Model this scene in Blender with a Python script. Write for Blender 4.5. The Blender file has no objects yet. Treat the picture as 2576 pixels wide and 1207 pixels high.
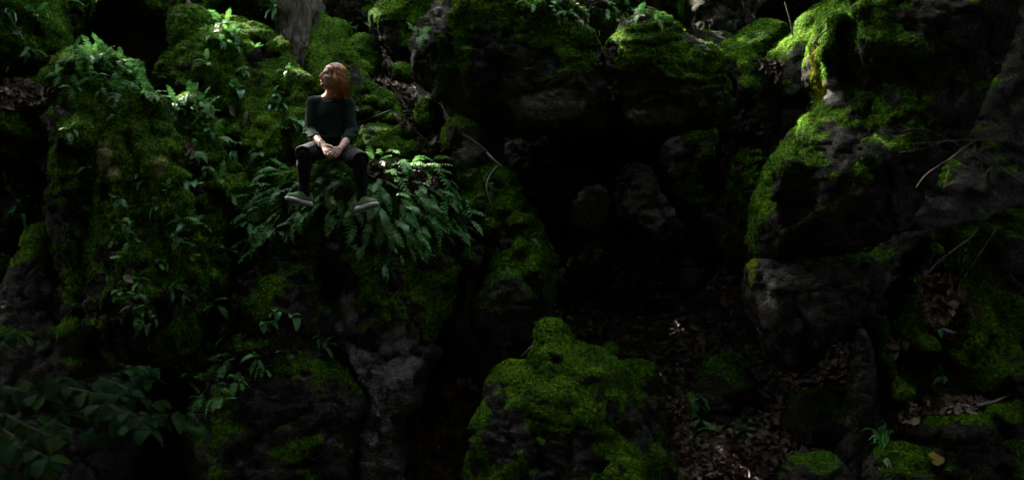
import bpy, math, random
import numpy as np
import openvdb
from mathutils import Vector, Matrix, Quaternion
from mathutils.bvhtree import BVHTree

# ------------------------------------------------------------------ camera, world, sun, exposure
scene = bpy.context.scene
COL = scene.collection
CZ = 1.6
cam_d = bpy.data.cameras.new('camera')
cam = bpy.data.objects.new('camera', cam_d)
COL.objects.link(cam)
cam.location = (0, 0, CZ)
cam.rotation_euler = (math.radians(90), 0, 0)
cam_d.lens = 36
cam_d.sensor_width = 36
cam_d.clip_end = 300
cam_d.dof.use_dof = True
cam_d.dof.focus_distance = 9.1
cam_d.dof.aperture_fstop = 2.8
scene.camera = cam

SUN_TO = Vector((-0.58, 0.46, 0.72)).normalized()      # direction towards the sun
world = bpy.data.worlds.new('World')
scene.world = world
world.use_nodes = True
wt = world.node_tree
bg = wt.nodes['Background']
sky = wt.nodes.new('ShaderNodeTexSky')
sky.sky_type = 'NISHITA'
sky.sun_disc = False
sky.sun_elevation = math.asin(SUN_TO.z)
sky.sun_rotation = math.atan2(SUN_TO.x, SUN_TO.y)
sky.air_density = 1.0
sky.dust_density = 2.5
sky.ozone_density = 1.0
hsv = wt.nodes.new('ShaderNodeHueSaturation')
hsv.inputs['Saturation'].default_value = 0.45          # thin bright cloud: a whiter sky
wt.links.new(sky.outputs[0], hsv.inputs['Color'])
wt.links.new(hsv.outputs[0], bg.inputs[0])
bg.inputs[1].default_value = 0.15
sd = bpy.data.lights.new('sun', 'SUN')
sd.energy = 2.8
sd.angle = math.radians(0.6)
sd.color = (1.0, 0.93, 0.78)
sun = bpy.data.objects.new('sun', sd)
COL.objects.link(sun)
sun.rotation_euler = SUN_TO.to_track_quat('Z', 'Y').to_euler()
sun.location = (-5, 5, 14)
scene.view_settings.view_transform = 'Standard'
scene.view_settings.look = 'None'
scene.view_settings.gamma = 1
scene.view_settings.use_curve_mapping = False
scene.view_settings.exposure = 4.0
scene.cycles.max_bounces = 5
scene.cycles.diffuse_bounces = 2
scene.cycles.glossy_bounces = 2
scene.cycles.transmission_bounces = 4
scene.cycles.transparent_max_bounces = 8
SHADE_CANOPY = True

# ------------------------------------------------------------------ numeric helpers
rng = np.random.default_rng(7)
random.seed(7)

def W(px, py, Y):
    """a point seen at photo pixel (2576 wide) and lying Y metres in front of the camera"""
    return np.array([(px - 1288) / 2576 * Y, Y, CZ + (603.5 - py) / 2576 * Y])

PERM = np.random.default_rng(3).permutation(256).astype(np.int32)
PERM = np.concatenate([PERM, PERM, PERM])
GR = np.array([[1,1,0],[-1,1,0],[1,-1,0],[-1,-1,0],[1,0,1],[-1,0,1],[1,0,-1],[-1,0,-1],
               [0,1,1],[0,-1,1],[0,1,-1],[0,-1,-1],[1,1,0],[-1,1,0],[0,-1,1],[0,-1,-1]], np.float32)

def perlin(p):
    p = p.astype(np.float32)
    i = np.floor(p).astype(np.int32)
    f = p - i
    u = f * f * f * (f * (f * 6 - 15) + 10)
    i &= 255
    def g(dx, dy, dz):
        h = PERM[PERM[PERM[i[:, 0] + dx] + i[:, 1] + dy] + i[:, 2] + dz] & 15
        gr = GR[h]
        return gr[:, 0] * (f[:, 0] - dx) + gr[:, 1] * (f[:, 1] - dy) + gr[:, 2] * (f[:, 2] - dz)
    ux, uy, uz = u[:, 0], u[:, 1], u[:, 2]
    def L(a, b, t): return a + (b - a) * t
    return L(L(L(g(0,0,0), g(1,0,0), ux), L(g(0,1,0), g(1,1,0), ux), uy),
             L(L(g(0,0,1), g(1,0,1), ux), L(g(0,1,1), g(1,1,1), ux), uy), uz)

def fbm(p, o=4, ridge=False):
    a, s, q = 1.0, 0.0, p
    for k in range(o):
        n = perlin(q + 17.3 * k)
        s = s + a * ((0.35 - np.abs(n)) * 1.6 if ridge else n)
        a *= 0.5
        q = q * 2.03
    return s

def worley(p, both=False):
    p = p.astype(np.float32)
    i = np.floor(p).astype(np.int32)
    f = p - i
    best = np.full(len(p), 9.0, np.float32); sec = best.copy()
    for dx in (-1, 0, 1):
        for dy in (-1, 0, 1):
            for dz in (-1, 0, 1):
                h = PERM[PERM[PERM[(i[:, 0] + dx) & 255] + ((i[:, 1] + dy) & 255)] + ((i[:, 2] + dz) & 255)]
                jx = h / 255.0
                jy = PERM[h + 57] / 255.0
                jz = PERM[h + 131] / 255.0
                d = (dx + jx - f[:, 0])**2 + (dy + jy - f[:, 1])**2 + (dz + jz - f[:, 2])**2
                d = d.astype(np.float32)
                sec = np.minimum(sec, np.maximum(best, d)); best = np.minimum(best, d)
    return (np.sqrt(best), np.sqrt(sec)) if both else np.sqrt(best)

def sstep(a, b, x):
    t = np.clip((x - a) / (b - a), 0, 1)
    return t * t * (3 - 2 * t)

def smin(a, b, k):
    h = np.clip(0.5 + 0.5 * (b - a) / k, 0, 1)
    return b + (a - b) * h - k * h * (1 - h)

def smax(a, b, k):
    return -smin(-a, -b, k)

class Field:
    """a signed distance field on a grid, turned into one closed mesh"""
    def __init__(self, lo, hi, vox):
        self.lo = np.array(lo, np.float32); self.vox = vox
        self.n = np.ceil((np.array(hi) - self.lo) / vox).astype(int) + 1
        self.a = np.full(self.n, 1.0, np.float32)
    def sub(self, lo, hi):
        i0 = np.clip(np.floor((np.array(lo) - self.lo) / self.vox).astype(int), 0, self.n)
        i1 = np.clip(np.ceil((np.array(hi) - self.lo) / self.vox).astype(int) + 1, 0, self.n)
        sl = tuple(slice(a, b) for a, b in zip(i0, i1))
        g = [self.lo[k] + self.vox * np.arange(i0[k], i1[k], dtype=np.float32) for k in range(3)]
        return sl, g[0][:, None, None], g[1][None, :, None], g[2][None, None, :]
    def put(self, sl, d, k, cut=False):
        if self.a[sl].size == 0: return
        self.a[sl] = smax(self.a[sl], -d, k) if cut else smin(self.a[sl], d, k)
    def capsule(self, a, b, ra, rb, k=0.02, cut=False, flat=None):
        a = np.array(a, float); b = np.array(b, float); m = max(ra, rb) + k * 1.5 + self.vox * 2
        lo = np.minimum(a, b) - m; hi = np.maximum(a, b) + m
        sl, x, y, z = self.sub(lo, hi)
        ab = b - a; L = float(ab @ ab) + 1e-9
        t = np.clip(((x - a[0]) * ab[0] + (y - a[1]) * ab[1] + (z - a[2]) * ab[2]) / L, 0, 1)
        d = np.sqrt((x - a[0] - t * ab[0])**2 + (y - a[1] - t * ab[1])**2 + (z - a[2] - t * ab[2])**2) - (ra + (rb - ra) * t)
        self.put(sl, d, k, cut)
    def ell(self, c, r, k=0.02, cut=False, R=None):
        """ellipsoid; R: 3x3 whose columns are its axes"""
        c = np.array(c, float); r = np.array(r, float)
        R = np.eye(3) if R is None else np.array(R)
        e = np.sqrt(((R * r[None, :])**2).sum(1)) + k * 1.5 + self.vox * 2
        sl, x, y, z = self.sub(c - e, c + e)
        dx, dy, dz = x - c[0], y - c[1], z - c[2]
        q = [dx * R[0, j] + dy * R[1, j] + dz * R[2, j] for j in range(3)]
        k0 = np.sqrt(sum((q[j] / r[j])**2 for j in range(3)))
        k1 = np.sqrt(sum((q[j] / r[j]**2)**2 for j in range(3))) + 1e-6
        self.put(sl, k0 * (k0 - 1) / k1, k, cut)
    def mesh(self):
        a = self.a
        a[0] = a[-1] = 1; a[:, 0] = a[:, -1] = 1; a[:, :, 0] = a[:, :, -1] = 1
        g = openvdb.FloatGrid(background=1.0)
        g.copyFromArray(a)
        p, q = g.convertToQuads()
        return p * self.vox + self.lo, q.copy()

def normals(P, Q):
    n = np.cross(P[Q[:, 2]] - P[Q[:, 0]], P[Q[:, 3]] - P[Q[:, 1]])
    N = np.zeros_like(P)
    for j in range(4): 
        for c in range(3): N[:, c] += np.bincount(Q[:, j], n[:, c], len(P))
    return N / (np.linalg.norm(N, axis=1, keepdims=True) + 1e-9)

def poly_sdf(X, Z, P):
    d = np.full(X.shape, 1e9, np.float32); s = np.ones(X.shape, np.float32)
    n = len(P)
    for i in range(n):
        a = P[i]; b = P[i - 1]
        ex, ez = b[0] - a[0], b[1] - a[1]
        wx, wz = X - a[0], Z - a[1]
        t = np.clip((wx * ex + wz * ez) / (ex * ex + ez * ez + 1e-12), 0, 1)
        d = np.minimum(d, (wx - ex * t)**2 + (wz - ez * t)**2)
        c1 = Z >= a[1]; c2 = Z < b[1]; c3 = ex * wz > ez * wx
        s = np.where((c1 & c2 & c3) | (~c1 & ~c2 & ~c3), -s, s)
    return s * np.sqrt(d)

def chaikin(P, n=2):
    for _ in range(n):
        Q = []
        for i in range(len(P)):
            a, b = P[i], P[(i + 1) % len(P)]
            Q += [a * .75 + b * .25, a * .25 + b * .75]
        P = Q
    return P

# ------------------------------------------------------------------ object helpers
def make_mesh(name, V, F, attrs=None, smooth=True):
    me = bpy.data.meshes.new(name)
    V = np.asarray(V, np.float32); F = np.asarray(F, np.int32)
    k = F.shape[1]
    me.vertices.add(len(V)); me.vertices.foreach_set('co', V.ravel())
    me.loops.add(F.size); me.loops.foreach_set('vertex_index', F.ravel())
    me.polygons.add(len(F))
    me.polygons.foreach_set('loop_start', np.arange(0, F.size, k, dtype=np.int32))
    me.update(calc_edges=True)
    me.polygons.foreach_set('use_smooth', np.full(len(F), smooth, bool))
    for an, av in (attrs or {}).items():
        at = me.attributes.new(an, 'FLOAT', 'POINT'); at.data.foreach_set('value', np.asarray(av, np.float32))
    return me

def link(name, me, mat=None, parent=None, loc=None):
    o = bpy.data.objects.new(name, me); COL.objects.link(o)
    if mat is not None and me is not None: me.materials.append(mat)
    if parent is not None: o.parent = parent
    if loc is not None: o.location = loc
    return o

def tag(o, label=None, cat=None, group=None, kind=None):
    if label: o['label'] = label
    if cat: o['category'] = cat
    if group: o['group'] = group
    if kind: o['kind'] = kind
    return o

# ------------------------------------------------------------------ materials
def nodes(name):
    m = bpy.data.materials.new(name); m.use_nodes = True
    nt = m.node_tree
    return m, nt, nt.nodes['Principled BSDF']

def N(nt, t, **kw):
    n = nt.nodes.new(t)
    for k, v in kw.items():
        if k.startswith('i_'): n.inputs[k[2:].replace('_', ' ')].default_value = v
        else: setattr(n, k, v)
    return n

def noise_node(nt, scale, detail=4, vec=None, rough=.6):
    n = N(nt, 'ShaderNodeTexNoise'); n.inputs['Scale'].default_value = scale
    n.inputs['Detail'].default_value = detail; n.inputs['Roughness'].default_value = rough
    if vec is not None: nt.links.new(vec, n.inputs['Vector'])
    return n

def ramp(nt, fac, stops):
    r = N(nt, 'ShaderNodeValToRGB')
    el = r.color_ramp.elements
    while len(el) < len(stops): el.new(0.5)
    for e, (p, c) in zip(el, stops):
        e.position = p; e.color = (*c, 1)
    nt.links.new(fac, r.inputs[0])
    return r

def mix(nt, fac, a, b):
    m = N(nt, 'ShaderNodeMix', data_type='RGBA')
    for s, v in ((0, fac), (6, a), (7, b)):
        if hasattr(v, 'is_linked') or isinstance(v, bpy.types.NodeSocket): nt.links.new(v, m.inputs[s])
        elif isinstance(v, (int, float)): m.inputs[s].default_value = v
        else: m.inputs[s].default_value = (*v, 1)
    return m.outputs[2]

def moss_color(nt, vec):
    n1 = noise_node(nt, 3.1, 7, vec, .72); n2 = noise_node(nt, 30, 6, vec, .8)
    c = ramp(nt, n1.outputs[0], [(.30, (.014, .040, .001)), (.45, (.040, .115, .002)), (.58, (.082, .195, .003)), (.74, (.150, .235, .006))])
    d = ramp(nt, n2.outputs[0], [(.38, (.22, .20, .16)), (.50, (.85, .82, .8)), (.62, (1.75, 1.55, 1.1))])
    m = N(nt, 'ShaderNodeMix', data_type='RGBA', blend_type='MULTIPLY')
    m.inputs[0].default_value = 1
    nt.links.new(c.outputs[0], m.inputs[6]); nt.links.new(d.outputs[0], m.inputs[7])
    n3 = noise_node(nt, 5.2, 5, vec, .7)
    br = ramp(nt, n3.outputs[0], [(.56, (0, 0, 0)), (.70, (.8, .8, .8))])
    wb = mix(nt, br.outputs[0], m.outputs[2], (.034, .036, .006))
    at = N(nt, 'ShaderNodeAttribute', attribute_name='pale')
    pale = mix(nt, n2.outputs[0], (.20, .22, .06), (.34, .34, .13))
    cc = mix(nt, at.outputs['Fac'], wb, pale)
    ag = N(nt, 'ShaderNodeAttribute', attribute_name='sunlit_gold')
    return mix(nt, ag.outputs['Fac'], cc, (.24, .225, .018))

def mat_rock():
    m, nt, b = nodes('mossy_limestone')
    tc = N(nt, 'ShaderNodeTexCoord'); v = tc.outputs['Object']
    mp = N(nt, 'ShaderNodeMapping'); mp.inputs['Scale'].default_value = (1, 1, 2.6); nt.links.new(v, mp.inputs[0])
    n1 = noise_node(nt, 3.0, 8, v, .68); n2 = noise_node(nt, 30, 8, mp.outputs[0], .8); n3 = noise_node(nt, 6, 5, v)
    c = ramp(nt, n1.outputs[0], [(.30, (.013, .012, .009)), (.50, (.046, .044, .035)), (.68, (.100, .099, .085))])
    d = ramp(nt, n2.outputs[0], [(.36, (.16, .15, .14)), (.50, (.75, .74, .72)), (.64, (2.0, 2.0, 1.95))])
    mm = N(nt, 'ShaderNodeMix', data_type='RGBA', blend_type='MULTIPLY'); mm.inputs[0].default_value = 1
    nt.links.new(c.outputs[0], mm.inputs[6]); nt.links.new(d.outputs[0], mm.inputs[7])
    lich = ramp(nt, n3.outputs[0], [(.62, (0, 0, 0)), (.70, (.6, .6, .6))])
    ab = N(nt, 'ShaderNodeAttribute', attribute_name='bare')
    cl = mix(nt, lich.outputs[0], mm.outputs[2], (.17, .185, .155))
    bb = N(nt, 'ShaderNodeMix', data_type='RGBA', blend_type='MULTIPLY'); bb.inputs[0].default_value = 1
    nt.links.new(d.outputs[0], bb.inputs[6]); bb.inputs[7].default_value = (.26, .245, .23, 1)
    cl2 = mix(nt, ab.outputs['Fac'], cl, bb.outputs[2])
    am = N(nt, 'ShaderNodeAttribute', attribute_name='moss')
    ad = N(nt, 'ShaderNodeMath', operation='ADD'); nt.links.new(am.outputs['Fac'], ad.inputs[0])
    n4 = noise_node(nt, 22, 4, v)
    sc = N(nt, 'ShaderNodeMath', operation='MULTIPLY_ADD'); nt.links.new(n4.outputs[0], sc.inputs[0])
    sc.inputs[1].default_value = .9; sc.inputs[2].default_value = -.45
    nt.links.new(sc.outputs[0], ad.inputs[1])
    f = ramp(nt, ad.outputs[0], [(.38, (0, 0, 0)), (.58, (1, 1, 1))])
    nt.links.new(mix(nt, f.outputs[0], cl2, moss_color(nt, v)), b.inputs['Base Color'])
    b.inputs['Roughness'].default_value = .88
    b.inputs['Specular IOR Level'].default_value = .10
    bp = N(nt, 'ShaderNodeBump'); bp.inputs['Strength'].default_value = 1.0; bp.inputs['Distance'].default_value = .06
    nb = noise_node(nt, 24, 10, mp.outputs[0], .8)
    nt.links.new(nb.outputs[0], bp.inputs['Height'])
    bp2 = N(nt, 'ShaderNodeBump'); bp2.inputs['Strength'].default_value = 1.0; bp2.inputs['Distance'].default_value = .02
    vb = N(nt, 'ShaderNodeTexVoronoi'); vb.inputs['Scale'].default_value = 45; nt.links.new(v, vb.inputs['Vector'])
    iv = N(nt, 'ShaderNodeMath', operation='MULTIPLY'); nt.links.new(vb.outputs['Distance'], iv.inputs[0]); nt.links.new(f.outputs[0], iv.inputs[1])
    nt.links.new(iv.outputs[0], bp2.inputs['Height']); bp2.invert = True
    nt.links.new(bp.outputs[0], bp2.inputs['Normal'])
    nt.links.new(bp2.outputs[0], b.inputs['Normal'])
    return m

def mat_moss():
    m, nt, b = nodes('moss_tufts')
    tc = N(nt, 'ShaderNodeTexCoord')
    c = moss_color(nt, tc.outputs['Object'])
    av = N(nt, 'ShaderNodeAttribute', attribute_name='vary')
    r = ramp(nt, av.outputs['Fac'], [(0, (.55, .55, .55)), (1, (1.75, 1.6, 1.2))])
    mm = N(nt, 'ShaderNodeMix', data_type='RGBA', blend_type='MULTIPLY'); mm.inputs[0].default_value = 1
    nt.links.new(c, mm.inputs[6]); nt.links.new(r.outputs[0], mm.inputs[7])
    nt.links.new(mm.outputs[2], b.inputs['Base Color'])
    b.inputs['Roughness'].default_value = .8; b.inputs['Specular IOR Level'].default_value = .06
    tr = N(nt, 'ShaderNodeBsdfTranslucent'); nt.links.new(mm.outputs[2], tr.inputs[0])
    ms = N(nt, 'ShaderNodeMixShader'); ms.inputs[0].default_value = .35
    nt.links.new(b.outputs[0], ms.inputs[1]); nt.links.new(tr.outputs[0], ms.inputs[2])
    nt.links.new(ms.outputs[0], nt.nodes['Material Output'].inputs[0])
    return m

def mat_leaf(name, stops, rough=.55, transl=.3, scale=9, spec=.4):
    m, nt, b = nodes(name)
    oi = N(nt, 'ShaderNodeObjectInfo'); g = N(nt, 'ShaderNodeNewGeometry')
    tc = N(nt, 'ShaderNodeTexCoord')
    n = noise_node(nt, scale, 3, tc.outputs['Object'])
    a = N(nt, 'ShaderNodeMath', operation='ADD'); nt.links.new(n.outputs[0], a.inputs[0])
    s = N(nt, 'ShaderNodeMath', operation='MULTIPLY_ADD'); nt.links.new(g.outputs['Random Per Island'], s.inputs[0])
    s.inputs[1].default_value = .45; s.inputs[2].default_value = -.22
    s2 = N(nt, 'ShaderNodeMath', operation='MULTIPLY_ADD'); nt.links.new(oi.outputs['Random'], s2.inputs[0])
    s2.inputs[1].default_value = .6; s2.inputs[2].default_value = -.3
    a2 = N(nt, 'ShaderNodeMath', operation='ADD'); nt.links.new(s.outputs[0], a2.inputs[0]); nt.links.new(s2.outputs[0], a2.inputs[1])
    nt.links.new(a2.outputs[0], a.inputs[1])
    c = ramp(nt, a.outputs[0], stops)
    nt.links.new(c.outputs[0], b.inputs['Base Color'])
    b.inputs['Roughness'].default_value = rough; b.inputs['Specular IOR Level'].default_value = spec
    if transl > 0:
        tr = N(nt, 'ShaderNodeBsdfTranslucent'); nt.links.new(c.outputs[0], tr.inputs[0])
        ms = N(nt, 'ShaderNodeMixShader'); ms.inputs[0].default_value = transl
        nt.links.new(b.outputs[0], ms.inputs[1]); nt.links.new(tr.outputs[0], ms.inputs[2])
        nt.links.new(ms.outputs[0], nt.nodes['Material Output'].inputs[0])
    return m

def mat_plain(name, col, rough=.7, var=.25, scale=30, bump=.0, spec=.4, mapping=None, sheen=0, sss=0, dist=.004):
    m, nt, b = nodes(name)
    tc = N(nt, 'ShaderNodeTexCoord'); v = tc.outputs['Object']
    if mapping:
        mp = N(nt, 'ShaderNodeMapping'); mp.inputs['Scale'].default_value = mapping; nt.links.new(v, mp.inputs[0]); v = mp.outputs[0]
    n = noise_node(nt, scale, 5, v)
    lo = tuple(c * (1 - var) for c in col); hi = tuple(c * (1 + var) for c in col)
    c = ramp(nt, n.outputs[0], [(.3, lo), (.7, hi)])
    nt.links.new(c.outputs[0], b.inputs['Base Color'])
    b.inputs['Roughness'].default_value = rough; b.inputs['Specular IOR Level'].default_value = spec
    if sheen: b.inputs['Sheen Weight'].default_value = sheen
    if sss:
        b.inputs['Subsurface Weight'].default_value = sss; b.inputs['Subsurface Radius'].default_value = (.8, .3, .15)
        b.inputs['Subsurface Scale'].default_value = .01
    if bump:
        bp = N(nt, 'ShaderNodeBump'); bp.inputs['Strength'].default_value = bump; bp.inputs['Distance'].default_value = dist
        nt.links.new(n.outputs[0], bp.inputs['Height']); nt.links.new(bp.outputs[0], b.inputs['Normal'])
    return m

M = {}
M['rock'] = mat_rock()
M['moss'] = mat_moss()
M['fern'] = mat_leaf('fern_green', [(.2, (.055, .170, .045)), (.5, (.100, .285, .075)), (.80, (.165, .390, .095)), (1.0, (.24, .30, .07))], .45, .3)
M['harts'] = mat_leaf('glossy_leaf_green', [(.2, (.03, .13, .04)), (.5, (.06, .23, .06)), (.8, (.12, .32, .09))], .3, .25)
M['beech'] = mat_leaf('beech_leaf_green', [(.2, (.010, .045, .014)), (.55, (.015, .062, .020)), (.85, (.045, .10, .012))], .9, .3, 9, .12)
M['dead'] = mat_leaf('dead_leaf_brown', [(.15, (.025, .013, .007)), (.45, (.085, .046, .026)), (.65, (.15, .095, .06)), (.88, (.30, .24, .18))], .6, .1, 6)
M['yellow'] = mat_leaf('yellow_leaf', [(.2, (.20, .13, .015)), (.8, (.32, .22, .03))], .5, .25)
M['bark'] = mat_plain('bark', (.13, .108, .082), .9, .7, 5, 1.0, .2, (5, 5, .7), dist=.12)
M['twig'] = mat_plain('twig_bark', (.05, .04, .032), .85, .4, 20, .3)
M['pale_twig'] = mat_plain('bleached_twig', (.22, .20, .18), .7, .3, 20, .3)

# ------------------------------------------------------------------ rocks
TREES = []          # (P, Q) of everything a plant may grow on
MOSS_CAND = []
def finish_rock(o_name, label, cat, P, Q, moss, strata, drape, paint, low, tuft=1.0, kind=None, rough=1.0):
    P = P.astype(np.float32)
    N_ = normals(P, Q)
    P = P + N_ * (low * (fbm(P * 1.5, 3) * 1.1 + 0.30 * fbm(P * 4.1 + 9, 2))[:, None])
    N_ = normals(P, Q)
    if strata:
        w = P + .18 * np.stack([fbm(P * 1.3, 2)] * 3, 1)
        s = fbm(w * np.array([1.6, 1.6, 9.0]), 4, True)
        P = P + N_ * (.045 * strata * (s - .25))[:, None]
    if drape:
        s = fbm(P * np.array([5.5, 5.5, .9]) + 31, 3, True)
        P = P + N_ * (.055 * drape * (s - .1) * (1 - np.clip(N_[:, 2], 0, 1)))[:, None]
    # chunky fracturing of bare rock
    q_ = P * np.array([1.7, 1.7, 2.6]) + .35 * np.stack([fbm(P * 2.2, 3), fbm(P * 2.2 + 7, 3), fbm(P * 2.2 + 13, 3)], 1)
    f1, f2 = worley(q_, True)
    crack = .055 * np.exp(-((f2 - f1) / .05)**2)
    c = worley(P * np.array([3.2, 3.2, 4.0]) + .5 * np.stack([fbm(P * 3, 2)] * 3, 1))
    P = P + N_ * (.05 * rough * (.55 - c))[:, None]
    N_ = normals(P, Q)
    px = 1288 + P[:, 0] / P[:, 1] * 2576; py = 603.5 - (P[:, 2] - CZ) / P[:, 1] * 2576
    m = moss + .12 + .62 * N_[:, 2] + .55 * fbm(P * 2.2 + 5, 4) + .0 * px
    pale = np.zeros(len(P)); sunlit_gold = np.zeros(len(P)); bare = np.zeros(len(P))
    for (x, y, rx, ry, val) in paint:
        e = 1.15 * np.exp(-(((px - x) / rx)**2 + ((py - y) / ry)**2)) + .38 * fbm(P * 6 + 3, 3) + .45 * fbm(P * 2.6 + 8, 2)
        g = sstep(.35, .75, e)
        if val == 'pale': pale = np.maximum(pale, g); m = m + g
        elif val == 'sunlit_gold': sunlit_gold = np.maximum(sunlit_gold, g * .7); m = m + g  # sunlight on the crag's edge painted into the moss colour
        elif val == 'bare': bare = np.maximum(bare, g); m = m - 2 * g
        else: m = m + val * g
    mo = sstep(.15, .75, m)
    rk = (fbm(P * np.array([7, 7, 9.]), 4, True) - .3) * .042 + .016 * (fbm(P * 19, 3, True) - .3)
    rk = rk - crack
    cu = .024 * (.75 - worley(P * 8.5)) + .016 * (.6 - worley(P * 21 + 4)) + .006 * fbm(P * 45, 1)
    P = P + N_ * (rough * rk * (1 - mo) + (cu + .012) * mo)[:, None]
    ctr = P.mean(0)
    ctr[2] = P[:, 2].min()
    me = make_mesh(o_name, P - ctr, Q, {'moss': mo, 'pale': pale, 'sunlit_gold': sunlit_gold, 'bare': bare})
    o = link(o_name, me, M['rock'], loc=ctr)
    tag(o, label, cat, kind=kind)
    TREES.append((P, Q))
    # moss tufts
    if tuft > 0:
        N_ = normals(P, Q)
        toc = np.array([0, 0, CZ]) - P
        fr = (N_ * toc).sum(1) / np.linalg.norm(toc, axis=1)
        inv = (px > -90) & (px < 2666) & (py > -90) & (py < 1300)
        idx = np.nonzero((mo > .5) & (fr > -.25) & inv)[0]
        n = int(len(idx) * 1.15 * tuft)
        if n > 50:
            sel = rng.choice(idx, n)
            B = P[sel] + rng.uniform(-.012, .012, (n, 3))
            nn = N_[sel]
            d = nn * .75 + rng.normal(0, .45, (n, 3)); d[:, 2] -= .45 * (1 - np.clip(nn[:, 2], 0, 1))
            d /= np.linalg.norm(d, axis=1, keepdims=True)
            h = rng.uniform(.012, .030, n)
            t = np.cross(d, rng.normal(0, 1, (n, 3))); t /= np.linalg.norm(t, axis=1, keepdims=True)
            w = rng.uniform(.003, .006, n)
            B = B - nn * .006
            V = np.stack([B - t * w[:, None], B + t * w[:, None], B + d * h[:, None]], 1).reshape(-1, 3)
            F = np.arange(3 * n).reshape(-1, 3)
            vr = np.repeat(rng.uniform(0, 1, n), 3)
            tm = make_mesh('moss', V - ctr, F, {'pale': np.repeat(pale[sel], 3), 'sunlit_gold': np.repeat(sunlit_gold[sel], 3), 'vary': vr}, smooth=False)
            MOSS_CAND.append((o, tm))
    return o

def rock(name, label, poly, Y, T, tilt=0.0, ridges=(), blobs=(), cuts=(), vox=.022, moss=.35, strata=.3, drape=0.0,
         paint=(), low=.09, r=None, tuft=1.0, cat='rock', k=.07, rough=1.0):
    """ridges: [(px,py,dY,rad_px), ...] polylines in front of (dY<0) the rock's middle plane; blobs: (px,py,dY,rx_px,ry_px,rd_m)"""
    zc = W(0, np.mean([p[1] for p in poly]), Y)[2]
    def w2(px, py, dY=0):
        # solves for the sheared plane
        s = (603.5 - py) / 2576
        Yp = (Y + dY + tilt * (CZ - zc)) / (1 - tilt * s)
        p = W(px, py, Yp)
        return np.array([p[0], Y + dY, p[2]])       # sheared coordinates
    P2 = chaikin([np.array([w2(*p)[0], w2(*p)[2]]) for p in poly], 2)
    A = np.array(P2)
    r = r or T * .95
    pts_lo = [A[:, 0].min(), Y - T, A[:, 1].min()]; pts_hi = [A[:, 0].max(), Y + T, A[:, 1].max()]
    ext = []
    for rd in ridges:
        for q in rd:
            c = w2(q[0], q[1], q[2]); R = q[3] / 2576 * Y
            ext += [c - R, c + R]
    for b_ in blobs:
        c = w2(*b_[:3]); R = np.array([b_[3] / 2576 * Y, b_[5], b_[4] / 2576 * Y]); ext += [c - R, c + R]
    if ext:
        E = np.array(ext); pts_lo = np.minimum(pts_lo, E.min(0)); pts_hi = np.maximum(pts_hi, E.max(0))
    f = Field(np.array(pts_lo) - .12, np.array(pts_hi) + .12, vox)
    sl, x, y, z = f.sub(f.lo, f.lo + f.n * vox)
    X, Z = np.broadcast_arrays(x[:, 0, :], z[:, 0, :])
    d2 = poly_sdf(X, Z, P2)
    dy = np.abs(y - Y) - (T - r)
    q1 = d2[:, None, :] + r
    d = np.sqrt(np.maximum(q1, 0)**2 + np.maximum(dy, 0)**2) + np.minimum(np.maximum(q1, dy), 0) - r
    f.a = np.ascontiguousarray(np.broadcast_to(d, f.a.shape)).astype(np.float32)
    for b_ in blobs:
        f.ell(w2(*b_[:3]), (b_[3] / 2576 * Y, b_[5], b_[4] / 2576 * Y), k)
    for rd in ridges:
        for a_, c_ in zip(rd[:-1], rd[1:]):
            f.capsule(w2(*a_[:3]), w2(*c_[:3]), a_[3] / 2576 * Y, c_[3] / 2576 * Y, k)
    for rd in cuts:
        for a_, c_ in zip(rd[:-1], rd[1:]):
            f.capsule(w2(*a_[:3]), w2(*c_[:3]), a_[3] / 2576 * Y, c_[3] / 2576 * Y, .05, True)
    P, Q = f.mesh()
    P[:, 1] += tilt * (P[:, 2] - zc)
    return finish_rock(name, label, cat, P, Q, moss, strata, drape, paint, low, tuft, rough=rough)

# ---- left side
rock('mossy_boulder', 'dark moss-covered boulder overhanging in the top left corner',
     [(-120,-90),(120,-90),(150,30),(160,110),(142,165),(95,192),(0,205),(-120,215)], 10.0, .7, .1, moss=.55, drape=.5)
rock('mossy_boulder', 'rounded mossy boulder with brown leaves on its top at the left edge',
     [(-120,262),(20,248),(62,262),(88,305),(100,352),(62,385),(20,405),(-120,425)], 9.2, .5, .3, moss=.75, drape=.4)
rock('mossy_boulder', 'mossy hump between the leaf pocket and the tall left column',
     [(20,215),(90,195),(150,190),(165,300),(130,345),(95,300),(50,262)], 9.9, .4, .4, moss=.7)
rock('limestone_block', 'bare grey recessed rock under the left edge mossy boulder',
     [(-120,390),(60,375),(115,420),(140,560),(100,640),(-120,760)], 9.6, .4, 0, moss=.0, paint=[(30,440,60,40,-.6)], tuft=.5)
rock('mossy_boulder', 'low round mossy boulder cut by the left edge halfway down',
     [(-120,650),(0,630),(34,668),(40,730),(0,785),(-120,810)], 9.0, .35, .1, moss=.5)
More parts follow.
